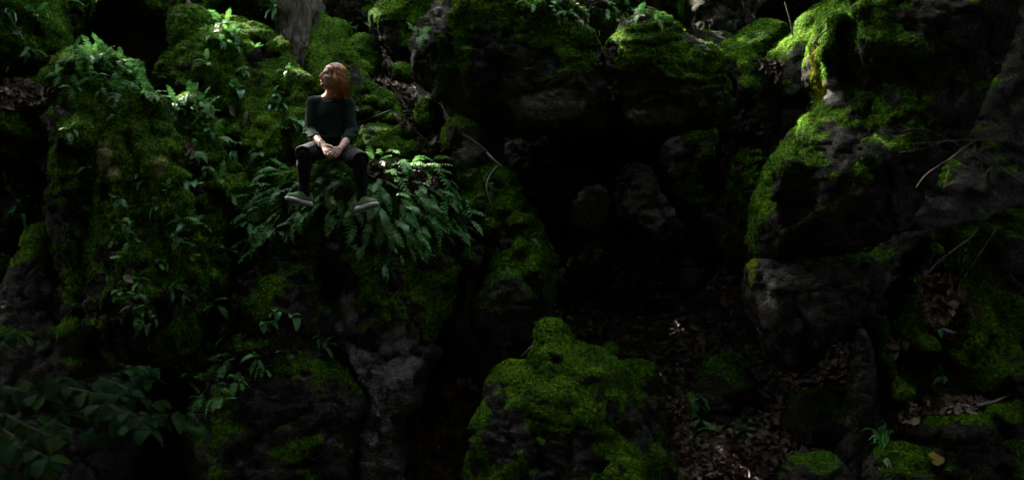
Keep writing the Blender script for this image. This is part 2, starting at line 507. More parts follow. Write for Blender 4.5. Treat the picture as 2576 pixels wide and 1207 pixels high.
rock('mossy_cliff', 'tall fern-crowned mossy column on the left with draped ridges',
     [(146,310),(144,225),(175,165),(230,142),(300,146),(345,195),(405,275),(450,370),(470,470),(505,600),(505,760),(470,870),(380,915),(240,890),(225,700),(200,560),(160,420)],
     9.25, .6, .26, moss=.5, drape=1.5, strata=.2,
     ridges=[[(300,240,-.35,26),(345,330,-.45,24),(390,400,-.5,20),(425,450,-.5,14)], [(250,250,-.35,30),(275,380,-.5,24),(300,450,-.5,26),(330,600,-.5,20)],
             [(375,260,-.3,22),(430,400,-.45,20),(445,560,-.45,18),(450,720,-.4,14)], [(240,600,-.45,30),(255,800,-.4,26)],[(340,560,-.45,26),(350,780,-.45,26)]],
     blobs=[(215,180,-.2,44,30,.35),(275,165,-.2,34,26,.3)],
     cuts=[[(235,330,-.75,7),(262,420,-.75,9),(270,470,-.7,5)], [(330,420,-.8,9),(395,480,-.75,12),(400,620,-.7,10)]],
     paint=[(262,395,16,50,'pale'),(285,435,18,20,'pale'),(405,420,16,26,'pale'),(350,470,30,40,-.5),(320,430,60,70,.5),(400,380,50,60,.4),(300,780,200,130,-.3)])  # last entry thins the moss low down, standing in for shade
rock('mossy_spur', 'knobbly mossy spur with grey bare top at the left column foot',
     [(133,310),(146,276),(172,271),(190,296),(232,312),(244,350),(232,400),(240,460),(250,560),(252,700),(250,860),(170,880),(150,700),(140,500)],
     8.85, .32, .12, moss=.38, drape=.8, blobs=[(205,345,-.12,38,34,.22),(158,300,-.05,22,22,.2)],
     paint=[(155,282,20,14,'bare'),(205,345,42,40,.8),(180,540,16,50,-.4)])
rock('mossy_buttress', 'dark sloping rock buttress filling the lower left corner',
     [(120,570),(185,600),(240,700),(300,900),(340,1290),(-120,1290),(-120,900),(15,745),(70,650)], 8.9, .5, .22, moss=-.12, paint=[(90,610,60,60,.5),(110,730,50,40,-.4)])
rock('mossy_cliff', 'mossy cliff falling from the second fern hump to the dark cleft',
     [(415,300),(440,262),(490,247),(530,268),(548,330),(565,395),(605,432),(637,485),(640,600),(605,650),(603,720),(560,775),(500,810),(470,700),(450,500),(430,380)],
     9.65, .5, .25, moss=.5, drape=1.4,
     ridges=[[(485,270,-.3,30),(520,380,-.35,24),(560,470,-.4,18),(560,650,-.35,14)], [(580,440,-.3,26),(615,520,-.3,20),(620,640,-.3,14)], [(490,480,-.4,16),(500,700,-.35,18)]],
     cuts=[[(470,395,-.6,8),(520,470,-.6,8)]], paint=[(490,340,40,40,.4),(600,480,40,50,.4)])
rock('mossy_cliff', 'broad mossy slope behind the man, running down from the tree foot',
     [(385,205),(410,170),(445,138),(500,112),(530,62),(600,52),(665,72),(708,110),(748,180),(784,240),(795,330),(775,430),(690,540),(640,500),(600,435),(555,390),(540,325),(480,262),(420,245)],
     10.25, .55, .42, moss=.52, drape=1.2,
     ridges=[[(430,165,-.35,22),(410,200,-.4,18)], [(465,185,-.35,30),(480,215,-.4,26)], [(545,180,-.3,22),(520,205,-.4,30),(530,250,-.4,22)],
             [(700,120,-.3,24),(740,210,-.35,30),(765,300,-.4,26),(765,380,-.4,20)], [(620,230,-.3,22),(660,320,-.4,26),(660,420,-.4,22)],[(590,250,-.35,26),(600,330,-.4,24)]],
     cuts=[[(560,210,-.65,10),(600,200,-.65,12),(650,240,-.6,9)], [(690,330,-.7,8),(705,420,-.7,10)], [(575,290,-.6,7),(620,350,-.6,8)]],
     paint=[(650,150,30,50,-.7),(740,230,40,90,.5),(640,310,30,40,.4),(510,220,30,30,.4),(600,340,40,60,-.2)])
rock('mossy_pinnacle', 'rounded moss-capped knob standing at the upper left of the slope',
     [(437,85),(434,52),(452,24),(485,13),(514,28),(523,60),(520,95),(508,135),(448,135)], 10.35, .34, .1, moss=.85, r=.3, low=.04)
rock('limestone_wall', 'grey weathered rock face recessed between the fern column and the moss knob',
     [(245,20),(430,20),(445,160),(410,210),(350,220),(280,180),(240,130)], 11.3, .4, -.1, moss=-.35, strata=.8, paint=[(350,120,60,40,'bare')])
rock('mossy_ledge', 'dark mossy ledge jutting over the grey recessed face at the top',
     [(245,40),(290,-40),(445,-60),(444,40),(420,72),(350,66),(290,62),(250,95)], 10.7, .6, 0, moss=.5, drape=.6)
rock('mossy_boulder', 'steep moss-grown block right of the top left corner boulder',
     [(150,-80),(240,-80),(250,60),(245,130),(200,145),(165,80)], 10.9, .5, 0, moss=.5, drape=.8)
rock('mossy_boulder', 'mossy mass above the slope on the left of the tree trunk',
     [(448,-80),(730,-80),(712,50),(650,74),(540,62),(515,25)], 11.2, .6, .3, moss=.6)
# ---- the ledge he sits on
rock('fern_ledge', 'overhanging mossy rock whose fern-covered top the man sits on',
     [(690,470),(722,425),(790,402),(900,396),(1010,400),(1085,428),(1140,478),(1172,550),(1180,640),(1160,740),(1148,800),(1085,862),(1060,940),(960,915),(880,880),(850,800),(838,700),(700,660),(650,620),(640,560),(655,505)],
     9.62, .55, .22, moss=.34, drape=.7, strata=.2,
     ridges=[[(1100,560,-.2,40),(1140,690,-.3,28),(1130,770,-.3,24)], [(1010,560,-.35,36),(1060,700,-.4,24),(1060,820,-.35,18)], [(950,600,-.45,34),(1000,740,-.4,20),(1000,850,-.35,20)]],
     cuts=[[(700,640,-.6,10),(850,655,-.65,9),(960,640,-.65,7)]],
     paint=[(835,617,18,9,'bare'),(810,590,70,24,.5),(920,650,60,14,.7),(870,720,50,50,-.6),(1010,880,60,70,-1.6),(1010,880,60,70,'bare'),(1010,880,60,70,'bare'),(1130,760,40,40,.4),(870,790,30,60,'bare')])
rock('limestone_pillar', 'pale bare stem of rock widening under the fern ledge',
     [(850,780),(890,830),(930,862),(1000,880),(1045,885),(1085,868),(1098,878),(1080,910),(1068,950),(1036,1000),(1000,1065),(1010,1133),(1012,1290),(870,1290),(900,1100),(928,990),(900,930),(862,880)],
     9.25, .42, .12, moss=-1.2, strata=.2, drape=1.2, low=.08, r=.35, paint=[(950,1030,160,300,'bare'),(1100,850,60,40,'bare'),(870,820,60,80,'bare')], tuft=0)
rock('mossy_buttress', 'dark mossy rock mass below the man, left of the pale stem',
     [(700,600),(660,640),(610,715),(590,800),(560,900),(500,960),(470,1290),(892,1290),(916,1080),(945,975),(905,925),(862,880),(838,760),(820,660),(760,600)],
     9.25, .5, .20, moss=.02, drape=.7, strata=.3,
     ridges=[[(690,640,-.2,22),(640,720,-.3,22),(650,800,-.35,22)]], paint=[(630,700,20,50,-.6),(640,830,30,30,-.8),(650,780,40,40,.4),(905,1020,40,80,-.2)])
rock('mossy_buttress', 'low dark rock base hidden behind the green leafy branch',
     [(290,930),(400,900),(520,940),(520,1290),(250,1290)], 9.5, .45, .2, moss=.05)
# ---- gully boulders
rock('mossy_boulder', 'large bright mossy boulder directly right of the man',
     [(872,405),(886,350),(908,318),(945,308),(985,320),(1008,345),(1034,372),(1042,412),(950,430)], 9.85, .4, .25, moss=.72, low=.05,
     blobs=[(1018,332,-.02,20,15,.15),(1030,375,-.1,22,18,.15)], paint=[(935,330,12,12,-.9),(925,350,10,8,-.9)])
rock('mossy_boulder', 'cluster of knobbly moss cushions in the gully above the large boulder',
     [(915,270),(935,252),(965,250),(990,268),(1000,300),(995,322),(960,312),(925,298)], 10.35, .28, .2, moss=.9, low=.02,
     blobs=[(942,262,-.1,26,16,.2),(927,285,-.2,17,15,.15),(972,272,-.1,22,16,.2),(988,303,-.15,18,18,.2),(955,297,-.2,14,12,.14)], k=.03)
rock('mossy_boulder', 'egg-shaped mossy boulder on the right bank of the leafy gully',
     [(1047,280),(1056,252),(1082,241),(1106,258),(1118,300),(1114,350),(1072,345),(1050,320)], 10.2, .3, .1, moss=.55, low=.03, paint=[(1068,262,22,20,.6)])
rock('mossy_stone', 'small moss-covered stone at the foot of the gully beside the ferns',
     [(1052,395),(1060,382),(1078,384),(1082,402),(1070,412),(1055,410)], 9.9, .13, 0, moss=.9, low=.01)
rock('mossy_stone', 'small mossy stone half way up the gully under the bare stick',
     [(985,168),(1010,158),(1040,168),(1046,198),(1020,212),(990,202)], 11.8, .25, .2, moss=.8, low=.02)
rock('mossy_boulder', 'dark boulder with a moss cap jutting over the gully top',
     [(936,60),(948,30),(1000,-20),(1060,-50),(1110,-30),(1098,60),(1068,110),(1058,165),(1010,160),(960,110)], 12.2, .7, 0, moss=.25, paint=[(985,35,50,24,.8),(1070,10,30,24,.8)])
rock('mossy_boulder', 'mossy boulders heaped on the left bank of the gully',
     [(872,130),(885,108),(915,102),(942,112),(950,150),(945,190),(910,200),(880,180)], 12.2, .4, .3, moss=.6,
     blobs=[(905,185,-.3,26,22,.25)])
rock('mossy_boulder', 'rounded mossy boulder next to the tree at the gully head',
     [(814,78),(826,56),(850,49),(874,62),(880,92),(860,108),(825,104)], 12.6, .35, .2, moss=.85, low=.03)
rock('mossy_boulder', 'narrow mossy rock between the leafy gully and the overhanging block',
     [(1062,360),(1100,345),(1120,380),(1150,440),(1120,470),(1085,440)], 10.0, .25, 0, moss=.3)
rock('limestone_wall', 'rock added as dark cover at the head of the gully',
     [(795,-90),(945,-90),(950,40),(900,75),(840,60),(795,50)], 14.0, .6, .1, moss=.2, vox=.035, tuft=.5)  # added to hide sunlit soil where the gully goes dark
# ---- the block of overhanging rock in the middle
rock('overhanging_block', 'huge grey overhanging block with moss hanging on its left flank',
     [(1062,160),(1068,110),(1088,62),(1105,0),(1130,-90),(1330,-90),(1400,10),(1445,60),(1490,110),(1508,200),(1518,322),(1440,336),(1300,330),(1150,322),(1140,280),(1095,245),(1066,205)],
     10.1, .75, .05, moss=-.12, strata=.55, r=.4, low=.10, rough=.6,
     ridges=[[(1160,-20,-.45,20),(1125,80,-.5,16),(1115,160,-.55,18),(1105,235,-.5,22)], [(1300,70,-.4,26),(1400,110,-.45,26),(1460,170,-.45,20)], [(1200,40,-.5,20),(1180,120,-.55,16)]],
     cuts=[[(1290,110,-.85,8),(1390,200,-.85,9),(1500,300,-.8,9)],[(1240,30,-.85,9),(1230,120,-.85,7)]],
     paint=[(1165,60,30,130,1.4),(1115,180,24,80,1.4),(1215,30,26,60,.6),(1390,100,100,40,1.2),(1300,30,70,60,.9),(1440,140,50,40,1.),(1470,165,30,26,.9),(1350,60,60,30,.6),(1360,260,110,40,'bare'),(1200,200,50,80,-.4)])
rock('overhanging_block', 'layered overhanging block with a thick moss cap right of centre',
     [(1535,140),(1560,90),(1600,58),(1650,68),(1690,95),(1740,118),(1782,136),(1804,190),(1818,270),(1800,300),(1738,322),(1640,332),(1565,330),(1545,240)],
     9.95, .7, .02, moss=-.08, strata=.7, r=.38, low=.09, rough=.6,
     ridges=[[(1570,130,-.4,30),(1640,100,-.35,26),(1700,140,-.4,26),(1770,165,-.45,28)], [(1560,170,-.45,18),(1600,190,-.5,18)]],
     cuts=[[(1550,226,-.8,6),(1650,222,-.85,9),(1790,226,-.8,7)],[(1600,262,-.8,4),(1720,270,-.8,5)]],
     paint=[(1600,110,80,60,1.4),(1680,130,70,50,1.3),(1720,170,60,30,1.),(1760,165,40,40,1.),(1660,150,16,20,-1.),(1650,290,90,24,'bare'),(1810,270,16,40,.6)])
rock('mossy_ledge', 'leaf-strewn ledge with ferns above the two overhanging blocks',
     [(1290,-90),(1720,-90),(1650,40),(1600,75),(1530,150),(1500,160),(1440,70),(1370,30)], 10.9, .6, .3, moss=.15)
rock('mossy_boulder', 'dark moss-edged boulder behind the moss cap at the top',
     [(1638,-70),(1700,-70),(1728,10),(1734,100),(1700,125),(1665,80)], 11.4, .5, 0, moss=.05, paint=[(1712,10,14,40,.7)])
rock('limestone_block', 'pale rough boulder high behind the right end of the blocks',
     [(1732,20),(1756,-50),(1805,-50),(1850,55),(1862,105),(1830,138),(1760,140),(1738,110)], 12.0, .5, .1, moss=-.25, strata=.8)
rock('mossy_pillar', 'tall narrow mossy pillar between the blocks and the big right rock',
     [(1795,165),(1812,125),(1850,114),(1885,135),(1905,180),(1938,232),(1960,330),(1960,430),(1890,540),(1870,670),(1838,680),(1828,400),(1820,260)], 10.6, .45, .1, moss=.18, drape=.6,
     ridges=[[(1850,140,-.25,24),(1880,230,-.3,24),(1900,330,-.3,20)]], paint=[(1880,430,60,100,.2)])
rock('mossy_boulder', 'mossy boulder with brown leaves beneath, left of the pale slab',
     [(1842,125),(1870,85),(1905,60),(1950,50),(1985,90),(1975,140),(1940,175),(1900,170)], 11.4, .4, .3, moss=.45)
rock('limestone_wall', 'dark rock closing the top edge above the pale grey slab',
     [(1840,-110),(2150,-110),(2130,30),(2040,60),(1960,50),(1880,30)], 12.6, .6, .1, moss=.1, vox=.035, tuft=.4)
rock('limestone_wall', 'rock added to keep the gap behind the pale grey slab dark',
     [(1870,230),(1960,120),(2130,-60),(2200,200),(2140,520),(1860,720)], 11.9, .5, .1, moss=-.1, vox=.04, tuft=.4)  # added where there is only darkness, covering brighter soil
rock('limestone_slab', 'tilted speckled grey slab beside the big right rock',
     [(1940,165),(1975,120),(2020,70),(2060,28),(2095,8),(2110,60),(2070,200),(2040,260),(1990,262),(1960,225)], 10.3, .3, .25, moss=-.05, strata=.1, rough=.5,
     paint=[(2070,30,20,24,.8),(1960,210,30,24,.5),(2040,80,40,60,.5)])
# ---- cave
rock('limestone_wall', 'dark back wall of the hollow under the overhanging blocks',
     [(1200,250),(1900,250),(1920,700),(1200,720)], 13.6, .5, .1, moss=-.2, vox=.04, tuft=0)
rock('limestone_pillar', 'dim rock pillar at the left side of the dark hollow',
     [(1270,330),(1370,335),(1405,430),(1432,560),(1435,660),(1330,700),(1290,500)], 11.2, .4, -.05, moss=-.2, strata=.3)
rock('limestone_block', 'pale angular boulder standing upright in the dark hollow',
     [(1430,580),(1447,510),(1480,474),(1508,468),(1526,508),(1512,565),(1480,600),(1445,615)], 11.1, .25, .2, moss=-.8, r=.1, low=.05, paint=[(1480,530,60,60,'bare')], tuft=0)
rock('limestone_block', 'long pale boulder leaning in the middle of the hollow',
     [(1556,495),(1575,440),(1610,420),(1645,440),(1662,500),(1705,560),(1722,610),(1660,630),(1610,595),(1568,545)], 11.4, .3, .2, moss=-.8, r=.12, low=.06, paint=[(1630,520,90,80,'bare')], tuft=0)
rock('limestone_pillar', 'cracked grey pillar holding up the right end of the overhang',
     [(1662,380),(1695,340),(1760,330),(1850,320),(1870,640),(1820,660),(1725,640),(1682,540),(1668,450)], 11.5, .45, 0, moss=-.1, drape=.6, paint=[(1700,400,30,60,'bare'),(1740,480,40,60,.4)])
rock('limestone_block', 'small dim boulder lying at the hollow floor',
     [(1566,640),(1590,600),(1630,600),(1655,640),(1640,672),(1590,682)], 11.0, .22, .1, moss=-.7, r=.1, low=.04, tuft=0)
rock('limestone_block', 'upright split stone on the leafy floor of the hollow',
     [(1690,690),(1700,655),(1730,645),(1756,660),(1762,705),(1740,735),(1702,728)], 11.3, .18, .1, moss=-.7, r=.08, low=.03, tuft=0)
rock('limestone_block', 'mossy low boulder at the left of the hollow floor',
     [(1420,690),(1450,640),(1500,620),(1550,650),(1550,720),(1480,760),(1430,750)], 11.6, .35, .2, moss=-.15, low=.05)
rock('limestone_block', 'slab added to keep light out of the hollow behind the overhanging blocks',
     [(1230,70),(1500,60),(1600,120),(1850,165),(1900,330),(1230,330)], 12.9, 1.7, 0, moss=-.3, vox=.045, tuft=0, r=.4)  # roof put in to block light falling into the hollow
# ---- right of the ledge
rock('mossy_boulder', 'nose-shaped boulder with a pale bare front between ferns and hollow',
     [(1112,360),(1122,318),(1150,290),(1190,280),(1228,290),(1252,315),(1262,370),(1235,420),(1205,445),(1155,450),(1130,405)], 9.85, .4, .15, moss=.2, low=.05,
     paint=[(1185,375,30,34,'bare'),(1140,340,16,30,-.8),(1180,295,50,20,1.),(1125,360,12,50,.5),(1165,430,30,30,.6)])
rock('mossy_cliff', 'lumpy mossy slope descending right of the fern ledge',
     [(1140,450),(1200,400),(1265,410),(1305,470),(1345,535),(1385,600),(1402,690),(1378,770),(1352,890),(1240,900),(1200,820),(1205,700),(1180,590),(1145,520)],
     9.75, .5, .35, moss=.35, low=.08,
     blobs=[(1180,520,-.35,40,26,.25),(1210,500,-.3,30,24,.25),(1240,450,-.3,34,26,.25),(1265,520,-.35,36,22,.22),(1300,560,-.35,36,24,.25),(1225,570,-.4,30,22,.2),(1310,620,-.35,30,30,.25),(1180,450,-.25,24,26,.2),(1340,680,-.3,40,50,.3),(1290,740,-.35,40,60,.25),(1185,640,-.4,30,40,.2)],
     paint=[(1250,610,50,26,-.7),(1290,790,60,80,-.6),(1230,500,70,60,.4)], k=.05)
# ---- the big right rock
rock('overhanging_crag', 'big leaning crag on the right with its left edge catching the sun',
     [(2150,-90),(2112,8),(2070,60),(2050,110),(2044,190),(2068,238),(2055,278),(2012,320),(1965,390),(1930,430),(1896,490),(1882,560),(1890,615),(1914,650),(1960,655),(2100,645),(2205,605),(2265,545),(2345,440),(2425,330),(2485,200),(2525,60),(2525,-90)],
     9.0, .75, -.05, moss=.12, strata=.1, drape=.5, r=.7, low=.10, rough=.6,
     ridges=[[(2200,40,-.55,44),(2200,110,-.6,44),(2190,160,-.6,30)], [(2290,50,-.5,24),(2330,130,-.55,26)],[(2110,60,-.4,20),(2080,130,-.4,22),(2095,210,-.4,20)], [(1960,500,-.5,24),(1990,420,-.5,24)]],
     cuts=[[(2160,140,-.85,12),(2120,200,-.85,14),(2200,190,-.85,9)], [(2345,330,-.8,5),(2290,480,-.75,7),(2230,590,-.7,7)], [(2250,60,-.8,10),(2260,160,-.8,9)],[(1930,500,-.7,6),(1990,540,-.7,8),(2000,600,-.6,6)]],
     paint=[(2095,40,40,60,1.3),(2070,110,34,60,1.3),(2065,190,30,60,1.3),(2050,270,30,50,1.3),(2025,330,40,60,1.3),(1960,400,44,60,1.3),(1920,460,30,50,1.3),(1900,540,24,70,1.3),(2170,60,80,60,.6),(2052,160,12,50,'sunlit_gold'),(2066,225,14,26,'sunlit_gold'),(2220,100,50,80,.8),(2310,140,36,50,.8),(2000,440,20,26,1.),
            (2230,260,70,60,.4),(2190,420,60,40,.4),(2090,230,30,40,'bare'),(2068,236,20,20,1.2),(2400,280,60,80,-.5),(2200,560,120,50,-.6)])
rock('overhanging_crag', 'lower bulging block of the right crag below the dark crack',
     [(1884,690),(1896,668),(1960,660),(2100,650),(2160,640),(2178,700),(2145,825),(2085,855),(1995,922),(1955,890),(1925,850),(1906,800),(1888,750)],
     8.95, .5, -.1, moss=-.35, strata=.1, drape=1.0, r=.4, low=.08, rough=.7, paint=[(1893,690,14,50,'sunlit_gold'),(2040,655,50,12,.9),(1930,760,30,60,'bare')],
     cuts=[[(1940,690,-.6,6),(1950,800,-.55,6)],[(2000,690,-.55,5),(2010,860,-.5,6)]])
# ---- right bottom
rock('limestone_wall', 'black shaded wall behind the crag along the right edge',
     [(2380,420),(2450,120),(2560,-90),(2800,-90),(2800,640),(2480,640),(2400,560)], 10.9, .5, .1, moss=.0, vox=.04)
rock('limestone_wall', 'shaded rock behind the crag above the right slope',
     [(2100,760),(2200,600),(2280,440),(2420,390),(2540,500),(2480,800),(2200,960)], 10.6, .4, .2, moss=-.1, vox=.04)
rock('mossy_cliff', 'knobbly moss and leaf covered slope in the lower right corner',
     [(2290,700),(2310,640),(2350,590),(2420,560),(2500,560),(2800,520),(2800,1320),(2150,1320),(2140,1150),(2200,1020),(2196,920),(2225,850),(2270,780)],
     9.0, .55, .32, moss=.12, low=.14, drape=.3,
     blobs=[(2262,980,-.45,44,42,.28),(2222,900,-.35,28,70,.25),(2300,860,-.4,40,50,.28),(2330,790,-.4,30,40,.22),(2380,900,-.35,50,40,.25),(2440,790,-.35,60,60,.3),(2500,920,-.45,70,60,.3),(2430,860,-.4,30,26,.25),(2400,1060,-.4,90,44,.3),(2520,1040,-.45,60,40,.3),(2300,1060,-.35,50,50,.25),(2500,650,-.3,50,60,.3)],
     ridges=[[(2350,640,-.3,24),(2310,720,-.35,22)]],
     cuts=[[(2370,950,-.85,20),(2440,950,-.85,18),(2380,1000,-.8,14)],[(2330,990,-.8,12),(2420,1040,-.75,8)],[(2500,960,-.9,10),(2520,1000,-.9,12)]],
     paint=[(2262,960,50,40,1.),(2222,880,26,50,1.),(2300,800,40,50,.9),(2420,840,60,50,.9),(2480,940,60,50,.9),(2470,930,70,60,.8),(2450,1040,80,26,.8),(2340,860,50,30,.6),(2400,950,50,50,-.8),(2300,1040,40,40,-.7)], k=.05)
rock('limestone_pillar', 'slim pale stone post rising beside the right slope',
     [(2152,835),(2165,818),(2188,850),(2192,950),(2215,1035),(2205,1085),(2150,1110),(2128,1165),(2122,1150),(2138,1060),(2148,950)],
     8.45, .19, 0, moss=-1.0, r=.17, low=.03, vox=.018, drape=1.3, strata=.3, rough=.5, paint=[(2190,1090,50,40,.9)], tuft=.6)
rock('mossy_boulder', 'mossy boulder at the bottom edge below the slim stone post',
     [(2180,1190),(2200,1130),(2250,1105),(2300,1120),(2330,1180),(2340,1300),(2160,1300)], 8.2, .35, .3, moss=.05, low=.05)
rock('mossy_boulder', 'dark rounded boulder at the bottom edge right of centre',
     [(1960,1210),(2000,1165),(2060,1140),(2110,1165),(2150,1230),(2150,1300),(1940,1300)], 8.3, .35, .3, moss=-.1, low=.05)
rock('mossy_boulder', 'pair of dark mossy boulders in the lower leafy gully',
     [(1985,1010),(2030,970),(2090,980),(2130,1000),(2140,1080),(2110,1130),(2010,1110),(1980,1060)], 9.3, .4, .2, moss=-.05, low=.06, blobs=[(2110,1060,-.25,34,46,.25)])
# ---- bottom centre
rock('mossy_boulder', 'bright mossy boulder with a pointed crest at bottom centre',
     [(1180,1300),(1188,1100),(1212,1005),(1238,940),(1268,914),(1304,908),(1344,912),(1366,870),(1384,812),(1398,850),(1424,880),(1480,884),(1530,902),(1566,945),(1592,1000),(1622,1060),(1650,1140),(1670,1300)],
     8.85, .55, .20, moss=.30, drape=1.1, low=.09,
     ridges=[[(1400,900,-.2,14),(1450,990,-.4,20),(1470,1090,-.45,20)], [(1290,945,-.25,20),(1320,1020,-.4,20),(1325,1120,-.4,18)], [(1500,920,-.2,20),(1540,1000,-.35,20)]],
     cuts=[[(1350,920,-.55,6),(1370,1000,-.6,8)]], paint=[(1400,890,20,30,-.6),(1300,880,120,50,.5),(1480,880,90,50,.5),(1260,1110,60,80,-.7),(1400,1140,110,70,-.7),(1620,1060,60,90,-.6),(1360,1000,30,40,-.4),(1250,1010,30,60,-.5)])  # moss taken off the lower front to darken it like shade
rock('mossy_boulder', 'moss-capped block right behind the bright centre boulder',
     [(1520,965),(1556,932),(1620,922),(1655,958),(1676,1010),(1690,1300),(1525,1300)], 9.3, .4, .15, moss=.05, low=.07, paint=[(1600,940,80,26,.8),(1600,1060,60,60,-.6)])
rock('mossy_boulder', 'small moss cushion rock at the edge of the brown leaf slope',
     [(1515,880),(1530,862),(1550,866),(1556,890),(1530,898)], 9.4, .12, .2, moss=.9, low=.01)
rock('mossy_slope', 'dark mossy bank falling away below the leaf slope',
     [(1670,1010),(1740,930),(1830,880),(1900,900),(1910,1000),(1880,1300),(1670,1300)], 9.9, .45, .3, moss=-.1, low=.08)

# ------------------------------------------------------------------ ground (structure)
ctl = []
def cp(px, py, Y): ctl.append(W(px, py, Y))
for a in [(1080,430,10.2),(1010,330,10.6),(985,240,11.4),(960,170,12.6),(930,95,14.2),(1100,330,10.8),(900,330,10.4),(820,240,11.4),(700,120,12.2),(560,60,12.4),
          (1450,820,10.6),(1400,880,10.0),(1600,860,10.6),(1580,930,9.8),(1650,750,11.6),(1600,690,12.4),(1800,760,11.6),(1750,900,10.2),(1450,720,12.0),
          (1900,1000,9.9),(2050,930,10.4),(2130,820,11.4),(2100,1130,9.0),(1880,1140,9.1),(2350,760,9.2),(2450,600,10.4),
          (40,240,10.2),(120,200,10.8),(300,200,11.8),(1950,200,11.4),(2300,1100,8.6),(2500,1100,8.6),(1100,1000,10.4),(700,700,10.4)]:
    cp(*a)
for x, y, z in [(-14,4,6),(-14,10,8),(-12,16,10),(-4,17,9.5),(3,17,9),(8,17,9.5),(14,14,9),(14,8,7.5),(14,3,5),(0,24,13),(-12,24,14),(12,24,14),
                (.3,13.6,2.0),(1.3,13.8,1.7),(2.3,13.6,1.9),(1.2,15.6,4.5),(2.6,15,4.6),(.4,15.2,4.8),(1.3,12.6,1.25),(2.1,12.4,1.1),(-4,5,-1.2),(0,6,-1.6),(4,5,-1.4),(0,0,-.9),(-8,0,2.5),(8,0,2.5),(0,-4,1.0),(0,-9,8.5),(-12,-8,9),(12,-8,9),(6,-9,8.5),(-6,-9,8.5),(-3.5,8.8,-1.1),(-2.5,8.8,-1.2),(-1.5,8.8,-1.2),(-.5,8.8,-1.2),(-1.2,9.6,-.8),(-2.4,9.6,-.7),(-.3,9.6,-.6),(.6,8.6,-1.2),(1.6,8.6,-1.1),(-5,9,-.8),(-6,10.5,3.2),(6.8,11,3.6),(2,7,-1.6),(-2,7,-1.6),(-4.5,8,-1),(5,7,-1)]:  # points behind the camera raised to block low sky light
    ctl.append(np.array([x, y, z], float))
C_ = np.array(ctl)
def tps(r2): return r2 * np.log(r2 + 1e-9) * .5
A_ = tps(((C_[:, None, :2] - C_[None, :, :2])**2).sum(2)) + .15 * np.eye(len(C_))
Pm = np.c_[np.ones(len(C_)), C_[:, :2]]
S_ = np.block([[A_, Pm], [Pm.T, np.zeros((3, 3))]])
sol = np.linalg.solve(S_, np.r_[C_[:, 2], 0, 0, 0])
gx = np.arange(-16, 16.01, .09); gy = np.arange(-10, 26.01, .09)
GX, GY = np.meshgrid(gx, gy, indexing='ij')
pts = np.c_[GX.ravel(), GY.ravel()]
z = np.zeros(len(pts))
for i in range(len(C_)): z += sol[i] * tps(((pts - C_[i, :2])**2).sum(1))
z += sol[len(C_)] + pts @ sol[-2:]
G3 = np.c_[pts, z]
G3[:, 2] += .10 * fbm(G3 * 1.1, 4) + .04 * fbm(G3 * 5, 2)
nx, ny = len(gx), len(gy)
ii, jj = np.meshgrid(np.arange(nx - 1), np.arange(ny - 1), indexing='ij')
q0 = (ii * ny + jj).ravel()
GQ = np.stack([q0, q0 + ny, q0 + ny + 1, q0 + 1], 1)
gm, nt, b = nodes('forest_soil')
tc = N(nt, 'ShaderNodeTexCoord')
vo = noise_node(nt, 22, 8, tc.outputs['Object'], .75)
n1 = noise_node(nt, 14, 6, tc.outputs['Object'])
cr = ramp(nt, n1.outputs[0], [(.3, (.010, .006, .004)), (.55, (.030, .018, .012)), (.75, (.06, .04, .027))])
nt.links.new(cr.outputs[0], b.inputs['Base Color']); b.inputs['Roughness'].default_value = .9; b.inputs['Specular IOR Level'].default_value = .2
bp = N(nt, 'ShaderNodeBump'); bp.inputs['Strength'].default_value = .8; bp.inputs['Distance'].default_value = .05
nt.links.new(vo.outputs[0], bp.inputs['Height']); nt.links.new(bp.outputs[0], b.inputs['Normal'])
go = link('ground', make_mesh('ground', G3, GQ), gm)
tag(go, 'brown leaf-strewn forest soil between the rocks', None, kind='structure')
TREES.append((G3.astype(np.float32), GQ))


# ------------------------------------------------------------------ the tree with its roots
def tube_mesh(pts, radii, seg=8, wob=0.0, seed=0):
    pts = [np.array(p, float) for p in pts]
    r_ = np.random.default_rng(seed)
    V, F = [], []
    prev = None
    for i, p in enumerate(pts):
        t = pts[min(i + 1, len(pts) - 1)] - pts[max(i - 1, 0)]; t = t / (np.linalg.norm(t) + 1e-9)
        u = np.cross(t, [0.3, 0.2, 1.0]) if prev is None else prev - t * (prev @ t)
        u = u / (np.linalg.norm(u) + 1e-9); prev = u
        w = np.cross(t, u)
        for k in range(seg):
            a = 2 * math.pi * k / seg
            V.append(p + (u * math.cos(a) + w * math.sin(a)) * radii[i] * (1 + wob * r_.normal()))
    for i in range(len(pts) - 1):
        for k in range(seg):
            F.append((i * seg + k, i * seg + (k + 1) % seg, (i + 1) * seg + (k + 1) % seg, (i + 1) * seg + k))
    return V, F

def smooth_path(P, n=3):
    P = [np.array(p, float) for p in P]
    for _ in range(n):
        Q = [P[0]]
        for a, b in zip(P[:-1], P[1:]): Q += [a * .75 + b * .25, a * .25 + b * .75]
        P = Q + [P[-1]]
    return P

def resample_r(P, r0, r1): return [r0 + (r1 - r0) * i / (len(P) - 1) for i in range(len(P))]

